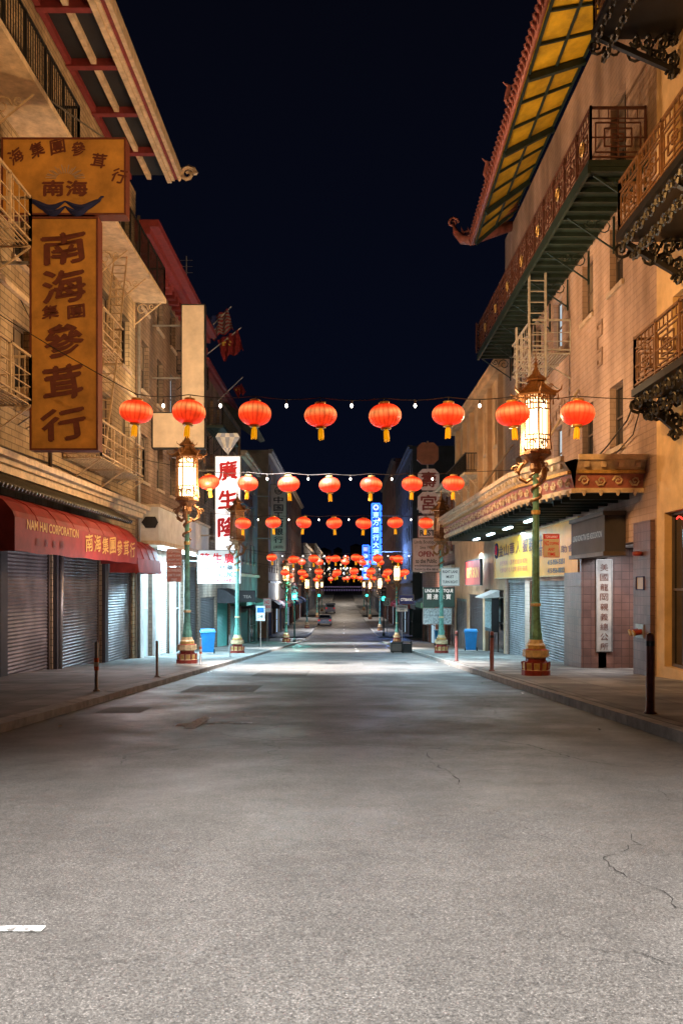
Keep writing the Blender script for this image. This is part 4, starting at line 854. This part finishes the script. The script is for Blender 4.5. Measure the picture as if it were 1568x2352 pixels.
# ------------------------------------------------------------------ LAMPS
def lamp(lit, label):
    t = thing('street_lamp', label, 'street lamp', (0, 0, 0), 'ornate dragon street lamps')
    mb = MB(); mb.lathe([(.31, 0, m_lampred), (.31, .12, m_lampred), (.27, .13, m_lampcream), (.285, .28, m_lampcream), (.22, .30, m_lampred), (.22, .38, m_lampred), (.29, .41, m_lampcream), (.28, .56, m_lampcream), (.22, .58, m_lampred), (.21, .66, m_gold), (.17, .70, m_lampcream), (.15, .78, m_lampcream)], m_lampred, n=10)
    for i in range(10):
        a = (i + .5) * math.pi / 5; c = V((math.cos(a) * .268, math.sin(a) * .268, .21)); tn = V((-math.sin(a), math.cos(a), 0)); nn = V((math.cos(a), math.sin(a), 0))
        mb.bb(c, tn, UP, nn, -.05, .05, -.05, .05, -.01, .012, m_gold); mb.beam(V((math.cos(a + .314) * .275, math.sin(a + .314) * .275, .12)), V((math.cos(a + .314) * .29, math.sin(a + .314) * .29, .3)), .035, m_lampred)
    part(mb, 'base', t)
    mb = MB(); mb.lathe([(.14, .78), (.145, .86), (.12, 1.0), (.098, 1.2), (.092, 1.5), (.115, 1.52, m_lampcream), (.115, 1.57, m_lampcream), (.088, 1.6, m_teal), (.075, 3.5, m_teal), (.1, 3.52, m_gold), (.1, 3.6, m_gold), (.07, 3.62, m_teal), (.065, 4.6, m_teal)], m_teal, n=16, flute=lambda k: 1 if k % 2 else .9); part(mb, 'post', t)
    mb = MB(); pts = []; rr = []
    for k in range(60):
        f = k / 59; a = f * 2 * math.pi * 2.6; r = .10 + .02 * math.sin(f * 9); pts.append((r * math.cos(a), r * math.sin(a), 3.65 + f * .75)); rr.append(.026 + .016 * math.sin(f * math.pi))
    mb.tube(pts, rr, m_lampgold, 6)
    for s in (0, 2.094, 4.188):
        c, q = math.cos(s + .3), math.sin(s + .3)
        prof = [(.08, 4.3), (.2, 4.22), (.33, 4.3), (.38, 4.46), (.30, 4.6), (.2, 4.66), (.22, 4.78), (.34, 4.82)]
        mb.tube([(r * c, r * q, z) for r, z in prof], [.03, .05, .055, .055, .05, .045, .05, .03], m_lampgold, 6)
        for r, z in prof[1:6]: mb.tube([(r * c, r * q, z), ((r + .09) * c, (r + .09) * q, z + .05)], [.03, .004], m_lampgold, 4)
        mb.scroll((.42 * c, .42 * q, 4.5), (c, q, 0), (0, 0, 1), .1, .025, m_lampgold)
    mb.lathe([(.08, 4.4), (.14, 4.5), (.12, 4.62), (.24, 4.74), (.34, 4.8), (.34, 4.86), (.27, 4.92)], m_lampgold, n=12)
    part(mb, 'dragon_bracket', t)
    mb = MB(); gm = m_lampglass if lit else m_lampoff; mb.lathe([(.2, 4.925), (.25, 5.0), (.25, 5.95), (.2, 6.04)], gm, n=6); part(mb, 'glass', t)
    mb = MB()
    for i in range(6):
        a = i * math.pi / 3; b = a + math.pi / 3; r = .31; P = V((r * math.cos(a), r * math.sin(a), 0)); Q = V((r * math.cos(b), r * math.sin(b), 0)); z = V((0, 0, 1))
        mb.beam(P * 1.08 + z * 4.9, P + z * 5.2, .036, m_lampgold); mb.beam(P + z * 5.2, P * .97 + z * 6.1, .036, m_lampgold)
        for zz in (4.9, 5.12, 5.22, 5.78, 5.9, 6.1): mb.beam(P + z * zz, Q + z * zz, .026, m_lampgold)
        for f in (.2, .4, .6, .8): mb.beam(P.lerp(Q, f) + z * 5.78, P.lerp(Q, f) + z * 6.1, .02, m_lampgold); mb.beam(P.lerp(Q, f) + z * 4.9, P.lerp(Q, f) + z * 5.2, .02, m_lampgold)
        for f in (.33, .66): mb.beam(P.lerp(Q, f) + z * 5.2, P.lerp(Q, f) + z * 5.8, .016, m_lampgold)
        mb.scroll(P.lerp(Q, .5) + z * 5.98, (Q - P).normalized(), z, .09, .018, m_lampgold); mb.scroll(P.lerp(Q, .5) + z * 5.03, (Q - P).normalized(), z, .09, .018, m_lampgold)
    part(mb, 'cage', t)
    mb = MB(); mb.lathe([(.3, 6.1), (.45, 6.06), (.46, 6.10), (.30, 6.20), (.19, 6.32), (.14, 6.42), (.22, 6.41), (.23, 6.44), (.12, 6.54), (.06, 6.66), (.03, 6.74), (.045, 6.79), (.02, 6.84), (.006, 7.05)], m_lampgold, n=6)
    for i in range(6):
        a = i * math.pi / 3; c, q = math.cos(a), math.sin(a)
        mb.tube([(.14 * c, .14 * q, 6.40), (.2 * c, .2 * q, 6.32), (.36 * c, .36 * q, 6.18), (.48 * c, .48 * q, 6.13), (.57 * c, .57 * q, 6.19), (.58 * c, .58 * q, 6.28)], [.02, .025, .028, .028, .02, .008], m_lampgold, 5); mb.tube([(.5 * c, .5 * q, 6.1), (.5 * c, .5 * q, 5.96)], [.008, .022], m_lampgold, 5)
        mb.tube([(.10 * c, .10 * q, 6.56), (.22 * c, .22 * q, 6.45), (.29 * c, .29 * q, 6.49), (.3 * c, .3 * q, 6.55)], [.015, .018, .012, .005], m_lampgold, 5)
        mb.scroll((.33 * c, .33 * q, 6.27), (c, q, 0), (0, 0, 1), .06, .014, m_lampgold)
    part(mb, 'pagoda_roof', t)
    return t
on = lamp(True, 'lit pagoda-topped lamp with teal post and red cream base'); off = lamp(False, 'unlit pagoda-topped lamp with teal post on the pavement')
first = []
def put(o, x, y):
    loc = (x, y, g(y) + .11)
    if o.name in first: copy_thing(o, loc, rz=R.uniform(0, 1))
    else: o.location = loc; o.rotation_euler = (0, 0, .5); first.append(o.name)
for x, y in ((4.18, 19.0), (-4.63, 25.7), (4.16, 68.8), (-4.6, 69), (-4.6, 108), (4.16, 101), (-4.6, 148), (4.16, 140), (-4.6, 180), (4.2, 185)): put(on, x, y)
for x, y in ((-4.57, 37.3), (4.16, 37.3)): put(off, x, y)
# ------------------------------------------------------------------ LANTERNS
t = thing('paper_lantern', 'glowing red ribbed lantern with gold tassel hanging on a wire', 'lantern', (0, 0, 0), 'red lanterns strung over the street')
mb = MB(); prof = []
for k in range(13): a = -math.pi / 2 + math.pi * (k / 12) * .94 + math.pi * .03; prof.append((.325 * math.cos(a) ** .8, .225 * math.sin(a)))
mb.lathe(prof, m_silk, n=60, flute=lambda k: 1 - .025 * (k % 3 == 0)); part(mb, 'shade', t, True)
mb = MB(); mb.lathe([(.11, .215), (.11, .26), (.085, .27)], m_gold, n=16); mb.lathe([(.085, -.265), (.1, -.26), (.1, -.215)], m_gold, n=16); mb.tube([(0, 0, .26), (0, 0, .34)], .008, m_wire, 4); part(mb, 'cap', t, True)
mb = MB(); mb.lathe([(.05, -.46), (.062, -.44), (.055, -.3), (.03, -.265)], m_tassel, n=14, flute=lambda k: 1 if k % 2 else .8)
for k in range(8): a = k * math.pi / 4; mb.tube([(.045 * math.cos(a), .045 * math.sin(a), -.42), (.05 * math.cos(a), .05 * math.sin(a), -.48 - .01 * (k % 3))], .01, m_tassel, 4)
part(mb, 'tassel', t)
LAN = t; used = [0]
def lantern(x, y, z, sc=1):
    if not used[0]: o = LAN; used[0] = 1; o.location = (x, y, z)
    else: o = copy_thing(LAN, (x, y, z))
    s2 = sc * R.uniform(.96, 1.03); o.scale = (s2, s2, s2 * R.uniform(.94, 1.06)); o.rotation_euler = (R.uniform(-.09, .09), R.uniform(-.09, .09), R.uniform(0, 3))
def row(y, z, xs, x0, x1, za, zb, sc=1, bulbs=True, zz=None):
    w = thing('festoon_wire', 'thin black wire with small bare bulbs crossing the street', 'string lights', ((x0 + x1) / 2, y, z), 'wires with bulbs strung over the street')
    xm = sorted(xs); P = [(x0, za)] + [(x, z + .34 * sc + (zz[i] if zz else 0)) for i, x in enumerate(xm)] + [(x1, zb)]
    mb = MB(); pts = []
    for (a, c), (b, d) in zip(P, P[1:]):
        for k in range(4): f = k / 4; pts.append((a + (b - a) * f, y, c + (d - c) * f - .05 * math.sin(math.pi * f)))
    pts.append((P[-1][0], y, P[-1][1])); mb.tube(pts, .009 if y < 40 else .012, m_wire, 4); part(mb, 'wire', w)
    for i, x in enumerate(xm): lantern(x, y + R.uniform(-.03, .03), z + (zz[i] if zz else R.uniform(-.05, .05) * y / 40), sc)
    if bulbs:
        for a, b in zip(xm, xm[1:]):
            c = (a + b) / 2 + R.uniform(-.03, .03); zz_ = z + .34 * sc - .06
            k = MB(); k.lathe([(.006, -.17), (.026, -.145), (.03, -.12), (.014, -.09)], m_bulb, (c, y, zz_), 8); k.lathe([(.017, -.09), (.017, -.03), (.008, 0)], m_wire, (c, y, zz_), 8); part(k, 'bulb', w, True, origin=(c, y, zz_))
row(17, 4.46, [-4.06, -3.03, -1.74, -.46, .80, 2.03, 3.29, 4.55], -7.2, 6.55, 6.7, 4.8, zz=[.04, .03, 0, -.03, -.04, -.02, -.01, .0])
row(26.4, 4.18, [-4.09, -2.92, -1.68, -.44, .82, 2.06, 3.31], -7.25, 6.5, 5.2, 4.75, zz=[.05, .02, 0, -.03, -.02, 0, .02])
row(36, 3.67, [-4.18, -2.93, -1.67, -.41, .81, 2.11, 3.38], -7.25, 6.5, 4.3, 4.2)
row(54, 2.78, [-4.48, -3.16, -1.89, -.54, .73, 2.08, 3.35, 4.67], -7.25, 6.5, 3.6, 3.5)
row(62, 2.1, [-4.2, -3.0, -1.8, -.5, .7, 1.9, 3.1, 4.3], -7.25, 6.5, 2.9, 2.9)
row(70, 3.0, [-4.6, -3.4, -2.0, .1, 1.5, 2.9, 4.4], -7.25, 6.5, 3.7, 3.7, bulbs=False)
row(80, 2.0, [-5.0, -3.6, -2.3, -.8, .9, 2.3, 3.8, 5.2], -7.25, 6.5, 2.9, 2.9, bulbs=False)
row(90, 3.9, [-4.9, -3.2, -1.6, .2, 1.8, 3.4, 5.0], -7.25, 6.5, 4.7, 4.7, bulbs=False)
row(104, 1.9, [-5.0, -3.4, -1.6, .4, 2.0, 3.6, 5.2], -7.25, 6.5, 2.7, 2.7, bulbs=False)
row(124, 4.6, [-4.2, -2.2, -.2, 1.8, 3.8], -7.25, 6.5, 5.4, 5.4, bulbs=False)
row(146, 2.4, [-4.4, -2.2, 0, 2.4, 4.6], -7.25, 6.5, 3.2, 3.2, bulbs=False)
mb = MB()
for j, (y, z) in enumerate(((160, 6.8), (185, 4.2), (215, 8.4), (250, 5.6), (290, 10.2), (330, 7.5))):
    for i in range(13): x = -6 + i * 1.0 + R.uniform(-.2, .2); mb.lathe([(.01, -.07), (.07, 0), (.01, .07)], m_bulbfar, (x, y + R.uniform(-4, 4), z - .8 * math.sin(math.pi * i / 12)), 6)
o = part(mb, 'distant_string_lights', None); o['kind'] = 'stuff'; o['label'] = 'many tiny distant string light bulbs over the street'; o['category'] = 'string lights'
m_bunt = M('violet_bunting', (.45, .35, .6), .6, emis=(.6, .45, 1), es=.12)
mb = MB()
for y, z in ((175, .3), (205, .9)):
    for i in range(26): x = -6.6 + i * .5; mb.poly([(x, y, z), (x + .3, y, z), (x + .15, y, z - .4)], m_bunt)
o = part(mb, 'bunting', None); o['kind'] = 'stuff'; o['label'] = 'pale violet bunting strung over the far street'; o['category'] = 'bunting'
# ------------------------------------------------------------------ street furniture
def post(x, y, h, tag, lab='thin grey steel post standing on the pavement'):
    z = g(y) + .11; t = thing('bollard', lab, 'bollard', (x, y, z), 'pavement posts'); mb = MB(); mb.lathe([(.055, 0), (.055, .02), (.03, .03), (.03, h - .02), (.02, h)], m_steel, (x, y, z), 12); part(mb, 'shaft', t, True)
    if tag: mb = MB(); mb.lathe([(.038, h * .42), (.038, h * .42 + .2)], m_tag, (x, y, z), 12); mb.lathe([(.041, h * .5), (.041, h * .5 + .07)], m_plate, (x, y, z), 12); part(mb, 'tag', t)
post(-4.0, 14.07, .8, True, 'thin grey steel post with orange tag on the pavement'); post(-3.95, 18.4, .76, False); post(-4.02, 24.4, .76, True, 'thin grey steel post with orange tag on the pavement'); post(-4.2, 32, .8, False)
def boll(x, y):
    z = g(y) + .11; t = thing('bollard', 'thick rust red painted bollard by the kerb', 'bollard', (x, y, z), 'rust red bollards'); mb = MB(); mb.lathe([(.075, 0), (.075, .015), (.052, .03), (.05, .9), (.045, .94), (.02, .955)], m_bollard, (x, y, z), 14); part(mb, 'shaft', t, True)
    mb = MB(); mb.lathe([(.054, .8), (.054, .86)], m_binblack, (x, y, z), 14); part(mb, 'band', t)
boll(3.62, 10.3); boll(3.56, 21.0); boll(3.56, 27.6)
def bin_(x, y, rz, lab):
    z = g(y) + .11; t = thing('wheelie_bin', lab, 'bin', (x, y, z), 'blue wheelie bins'); c = V((x, y, z))
    A = lambda a, b, q: c + Matrix.Rotation(rz, 3, 'Z') @ V((a, b, q)); mb = MB()
    mb.hexa([A(-.22, -.26, .08), A(.22, -.26, .08), A(.22, .24, .08), A(-.22, .24, .08), A(-.29, -.34, .9), A(.29, -.34, .9), A(.29, .34, .9), A(-.29, .34, .9)], m_bin)
    for k in (-.14, 0, .14): mb.hexa([A(k - .02, -.28, .15), A(k + .02, -.28, .15), A(k + .02, -.25, .15), A(k - .02, -.25, .15), A(k - .02, -.345, .8), A(k + .02, -.345, .8), A(k + .02, -.3, .8), A(k - .02, -.3, .8)], m_bin)
    part(mb, 'body', t); mb = MB(); mb.hexa([A(-.32, -.38, .905), A(.32, -.38, .905), A(.32, .37, .905), A(-.32, .37, .905), A(-.27, -.32, .98), A(.27, -.32, .98), A(.27, .33, 1.02), A(-.27, .33, 1.02)], m_bin); mb.tube([A(-.25, .4, .93), A(.25, .4, .93)], .02, m_binblack, 6); part(mb, 'lid', t)
    for s in (-.27, .27): mb = MB(); mb.tube([A(s - .03, .22, .1), A(s + .03, .22, .1)], .1, m_binblack, 14); part(mb, 'wheel', t)
bin_(-5.6, 35.8, .2, 'blue wheelie bin by the lit shopfront'); bin_(5.85, 40.2, -.15, 'blue wheelie bin beside the wall under the canopy'); bin_(5.9, 54, 0, 'blue wheelie bin further along the pavement')
t = thing('newspaper_rack', 'black overturned newspaper rack lying in the gutter', 'newspaper rack', (2.7, 41.3, g(41.3))); z = g(41.3); mb = MB()
mb.box(2.2, 2.75, 41.0, 41.8, z + .06, z + .52, m_binblack); mb.box(2.78, 3.2, 41.05, 41.75, z + .04, z + .47, m_binblack); mb.box(2.24, 2.7, 40.97, 40.997, z + .12, z + .45, m_frame); part(mb, 'box', t)
mb = MB(); [mb.tube([(x, 41.1, z), (x, 41.1, z + .6)], .025, m_binblack, 6) for x in (2.3, 2.76, 3.15)]; mb.tube([(2.25, 41.05, z + .56), (3.2, 41.05, z + .52)], .025, m_binblack, 6); part(mb, 'frame', t)
t = thing('wall_kiosk', 'small black notice cabinet with pitched hood on wall', 'notice board', (6.5, 38, -.4)); mb = MB(); mb.box(6.3, 6.59, 37.2, 39, -.9, .55, m_black); mb.box(6.285, 6.299, 37.3, 38.9, -.75, .4, m_pattern); part(mb, 'cabinet', t); mb = MB(); mb.prism([(6.59, .9), (5.9, .6), (5.9, .55), (6.59, .6)], 37, 39.2, m_white); part(mb, 'hood', t)
def tl(x, y, lab):
    z0 = g(y) + .11; t = thing('traffic_light', lab, 'traffic light', (x, y, z0), 'traffic lights'); mb = MB(); mb.lathe([(.14, 0), (.14, .2), (.07, .3), (.055, 3.6)], m_darkgreen, (x, y, z0), 12); part(mb, 'pole', t)
    mb = MB(); mb.box(x - .24, x + .24, y - .12, y + .14, z0 + 3.4, z0 + 4.8, m_black)
    for k in range(3): mb.box(x - .21, x + .21, y - .2, y - .12, z0 + 3.93 + k * .42, z0 + 3.95 + k * .42, m_black)
    part(mb, 'housing', t)
    for k in range(3): mb = MB(); mb.tube([(x, y - .12, z0 + 3.69 + k * .42), (x, y - .2, z0 + 3.69 + k * .42), (x, y - .3, z0 + 3.69 + k * .42)], [.21, .21, .12], m_greenlens if k == 0 else m_offlens, 16); part(mb, 'lens', t)
tl(-3.98, 70.0, 'traffic light showing green on dark pole by crossing'); tl(3.9, 86, 'traffic light showing green beyond the crossing'); tl(3.9, 150, 'distant traffic light showing green'); tl(-4.3, 150, 'distant traffic light showing green')
def car(x, y, van, lab):
    z = g(y); t = thing('parked_van' if van else 'parked_car', lab, 'van' if van else 'car', (x, y, z)); w = .92; mb = MB()
    if van: pr = [(0, .35), (0, 1.9), (.15, 2.05), (3.9, 2.05), (4.5, 1.25), (5.2, 1.05), (5.25, .35)]; m = m_vanw
    else: pr = [(0, .3), (0, .85), (.15, .95), (.7, 1.0), (1.2, 1.42), (2.7, 1.42), (3.4, .98), (4.4, .85), (4.5, .35)]; m = m_car
    A = [(x - w, y + a, z + b) for a, b in pr]; B = [(x + w, y + a, z + b) for a, b in pr]
    if not van:
        for k in (4, 5): A[k] = (x - w + .18, *A[k][1:]); B[k] = (x + w - .18, *B[k][1:])
    for i in range(len(pr)): j = (i + 1) % len(pr); mb.poly([A[i], B[i], B[j], A[j]], m)
    mb.poly(A, m); mb.poly(B[::-1], m); part(mb, 'body', t)
    mb = MB()
    if van: mb.box(x - .75, x + .75, y - .02, y - .005, z + 1.25, z + 1.8, m_glass)
    else: mb.poly([(x - .74, y + .72, z + 1.04), (x + .74, y + .72, z + 1.04), (x + .62, y + 1.15, z + 1.40), (x - .62, y + 1.15, z + 1.40)], m_glass)
    part(mb, 'rear_window', t)
    for s in (-1, 1):
        mb = MB(); mb.box(x + s * .6, x + s * .88, y - .03, y - .004, z + (.9 if van else .62), z + (1.15 if van else .82), m_tail); part(mb, 'tail_light', t)
        for yy in (.8, 3.6): mb = MB(); mb.tube([(x + s * .72, y + yy, z + .32), (x + s * .94, y + yy, z + .32)], .32, m_binblack, 16); part(mb, 'wheel', t)
    mb = MB(); mb.box(x - .25, x + .25, y - .025, y - .004, z + .62, z + .75, m_plate); part(mb, 'number_plate', t)
car(-2.65, 118, False, 'silver car parked against the kerb'); car(-2.7, 170, True, 'white van parked on the far slope')
def flag(kind, x, y, z, lab, sc=1.):
    t = thing('flag', lab, 'flag', (x, y, z), 'flags hanging from the building'); mb = MB(); mb.tube([(-7.25, y, z - .9), (x + 1.0 * sc, y, z + .5)], .03, m_steel, 6); part(mb, 'pole', t)
    mb = MB(); W, H = 13, 12
    def P(i, j):
        f = i / H; q = j / W
        return V((x - .5 * sc + 1.3 * sc * f + .3 * q, y + .14 * math.sin(i * 1.5 + j * .5), z + f * .6 * sc - .15 - q * 1.25 * sc - .12 * math.sin(i * 1.1) * q))
    for i in range(H):
        for j in range(W):
            if kind == 'us': m = m_flagblue if (i < 5 and j < 7) else (m_flagred if j % 2 == 0 else m_flagwhite)
            else: m = m_flagyel if ((i, j) in ((2, 3), (3, 3), (2, 4), (5, 2), (6, 4), (5, 6))) else m_flagred
            mb.poly([P(i, j), P(i + 1, j), P(i + 1, j + 1), P(i, j + 1)], m)
    part(mb, 'cloth', t, True)
flag('us', -6.7, 45.2, 15.1, 'striped red and white flag with blue canton drooping from a pole', .85); flag('cn', -6.3, 46.2, 14.3, 'red flag with yellow stars drooping from a pole', .85); flag('cn', -6.2, 50, 12.6, 'dark red flag drooping from a pole lower down', .4)
t = thing('antenna_mast', 'thin rooftop antenna mast', 'antenna', (-7.6, 42, 13.7)); mb = MB(); mb.tube([(-7.6, 42, 13.7), (-7.6, 42, 17)], .025, m_steel, 5); part(mb, 'mast', t); mb = MB(); [mb.beam((-7.9, 42, z), (-7.3, 42, z), .015, m_steel) for z in (16.2, 16.5, 16.8)]; part(mb, 'element', t)
for i in range(14):
    s_ = R.choice([-1, 1]); x = R.uniform(-3.6, -3.2) if s_ < 0 else R.uniform(2.6, 3.2); y = R.uniform(9, 34); z = g(y) + .006; mb = MB(); a = R.uniform(.015, .035)
    mb.poly([(x - a, y - a, z), (x + a, y - a * .5, z + .012), (x + a * .7, y + a, z + .004), (x - a, y + a * .8, z + .015)], R.choice([m_plate, m_frame, m_patch]))
    t = part(mb, 'paper_scrap', None); t['label'] = 'small scrap of paper lying in the gutter'; t['category'] = 'paper scrap'; t['group'] = 'paper scraps in the gutter'
# ------------------------------------------------------------------ LIGHTS
def light(kind, loc, energy, col, size=.3, tgt=None, angle=60, blend=.6, sy=None):
    l = bpy.data.lights.new('lamp_or_fill_light', kind); l.energy = energy; l.color = col
    if kind == 'AREA':
        l.size = size
        if sy: l.shape = 'RECTANGLE'; l.size_y = sy
    else: l.shadow_soft_size = size
    if kind == 'SPOT': l.spot_size = math.radians(angle); l.spot_blend = blend
    o = bpy.data.objects.new('lamp_or_fill_light', l); o.location = loc; COL.objects.link(o)  # one name for street lamps, shop lights and unseen added fills
    if tgt: o.rotation_euler = (V(tgt) - V(loc)).to_track_quat('-Z', 'Y').to_euler()
    return o
WH = (1, .965, .93); OR = (1, .56, .23); BL = (.50, .83, 1)
light('SPOT', (-.2, -.5, 8.5), 21000, WH, .4, (0, 2.5, -.1), 62, .9)
light('SPOT', (-3.0, 24, 10), 66000, (1, .95, .92), .3, (-.2, 26, -1.4), 50, 1.0)
light('SPOT', (3.0, 44, 10), 50000, (1, .96, .92), .3, (.0, 47, -2.3), 48, .9)
light('SPOT', (-3.2, 68, 10), 36000, (.92, .95, 1), .3, (0, 69, -3.6), 52, .9)
light('SPOT', (0, 100, 10), 24000, (.92, .95, 1), .3, (0, 102, -4), 60, .8)
light('SPOT', (0, 140, 12), 14000, (.95, .9, .85), .3, (0, 142, -4), 80, .7)
light('SPOT', (0, 230, 14), 9000, (.95, .85, .75), .3, (0, 235, -4), 110, .7)  # unseen spot added to brighten the far road
light('POINT', (0, 185, 9), 3500, (1, .8, .6), .4); light('POINT', (0, 270, 11), 6000, (1, .85, .7), .4)  # two unseen points added to lift the far buildings
light('SPOT', (2.6, 23, 5.2), 3400, OR, .3, (-7.3, 22.5, 9.5), 120, .8)  # this and the next: unseen orange floods added mid-street for the left facades
light('SPOT', (2.6, 34, 5.2), 2600, OR, .3, (-7.3, 36, 9), 110, .8)
light('SPOT', (-2.6, 24, 5.0), 3600, (1, .58, .30), .3, (6.6, 24, 9.5), 125, .9)  # this and the next: unseen floods added mid-street for the right facades
light('SPOT', (-2.6, 37, 5.5), 3400, OR, .3, (6.6, 44, 7), 105, .8)
light('SPOT', (-.5, 11, 6.5), 3600, (1, .50, .15), .3, (6.6, 15.5, 5.5), 100, .9)  # unseen flood added to turn the ochre stucco front orange
light('SPOT', (.5, 6, 9.5), 3800, OR, .3, (-7.0, 18.45, 8.8), 56, .8)  # unseen front light added for the amber sign
light('SPOT', (-1.5, 24, 7), 3800, (1, .72, .42), .3, (-6.1, 33, 8.5), 50, .6)  # unseen warm spot added to brighten the blank cream sign
light('SPOT', (1.5, 20, 3.6), 2000, OR, .3, (6.0, 27, 15), 70, .8)  # unseen up-light added for the yellow soffit
light('AREA', (-6.2, 35.5, 2.45), 1600, BL, .6, (-6.2, 35.4, -5), sy=7)
light('AREA', (-5.6, 47, 2.2), 800, BL, .6, (-6.2, 47, -5), sy=6)
light('AREA', (5.6, 31.5, 2.98), 1300, BL, .5, (5.7, 31.5, -5), sy=10)
light('AREA', (5.5, 42, 2.6), 900, BL, .6, (5.9, 42, -5), sy=6)
light('AREA', (7.1, 21, 2.0), 90, (.95, .95, 1), .5, (7, 21.2, -5), sy=1)
light('POINT', (-5.2, 21.5, 1.0), 110, (.95, .80, .88), .4)  # fill added to lighten the left shutters, no fixture there
light('POINT', (3.6, 19.0, 4.3), 260, (1, .72, .4), .2); light('POINT', (-4.1, 25.7, 3.9), 260, (1, .72, .4), .2)
light('POINT', (-5.6, 58, .8), 500, BL, .3); light('POINT', (5.3, 60, .8), 500, (1, .85, .7), .3); light('POINT', (5.0, 96, 4.5), 1800, (.2, .4, 1), .4); light('POINT', (-5.6, 95, .8), 900, (.7, .85, 1), .3); light('POINT', (-5.6, 125, 2), 1200, (1, .8, .6), .3)
light('POINT', (-3.98, 69.2, .2), 450, (.1, 1, .85), .1)
# ------------------------------------------------------------------ WORLD, CAMERA
w = bpy.data.worlds.new('World'); S.world = w; w.use_nodes = True; nt = w.node_tree; bg = nt.nodes['Background']
tc = nt.nodes.new('ShaderNodeTexCoord'); sp = nt.nodes.new('ShaderNodeSeparateXYZ'); nt.links.new(tc.outputs['Generated'], sp.inputs[0])
rp = nt.nodes.new('ShaderNodeValToRGB'); cr = rp.color_ramp; cr.elements[0].color = (.0018, .0033, .0105, 1); cr.elements[1].position = .6; cr.elements[1].color = (.0017, .0020, .0047, 1)
nt.links.new(sp.outputs['Z'], rp.inputs[0]); nt.links.new(rp.outputs[0], bg.inputs['Color']); bg.inputs['Strength'].default_value = 1.0
cd = bpy.data.cameras.new('camera'); cam = bpy.data.objects.new('camera', cd); COL.objects.link(cam); S.camera = cam
cam.location = (0, 0, 1.1); cam.rotation_euler = (math.radians(90), 0, 0)
cd.sensor_fit = 'HORIZONTAL'; cd.sensor_width = 24; cd.lens = 24 * 2000 / 1568; cd.shift_x = -6 / 1568; cd.shift_y = 169 / 1568; cd.clip_end = 3000; cd.clip_start = .05
cd.dof.use_dof = True; cd.dof.focus_distance = 18; cd.dof.aperture_fstop = 13.0
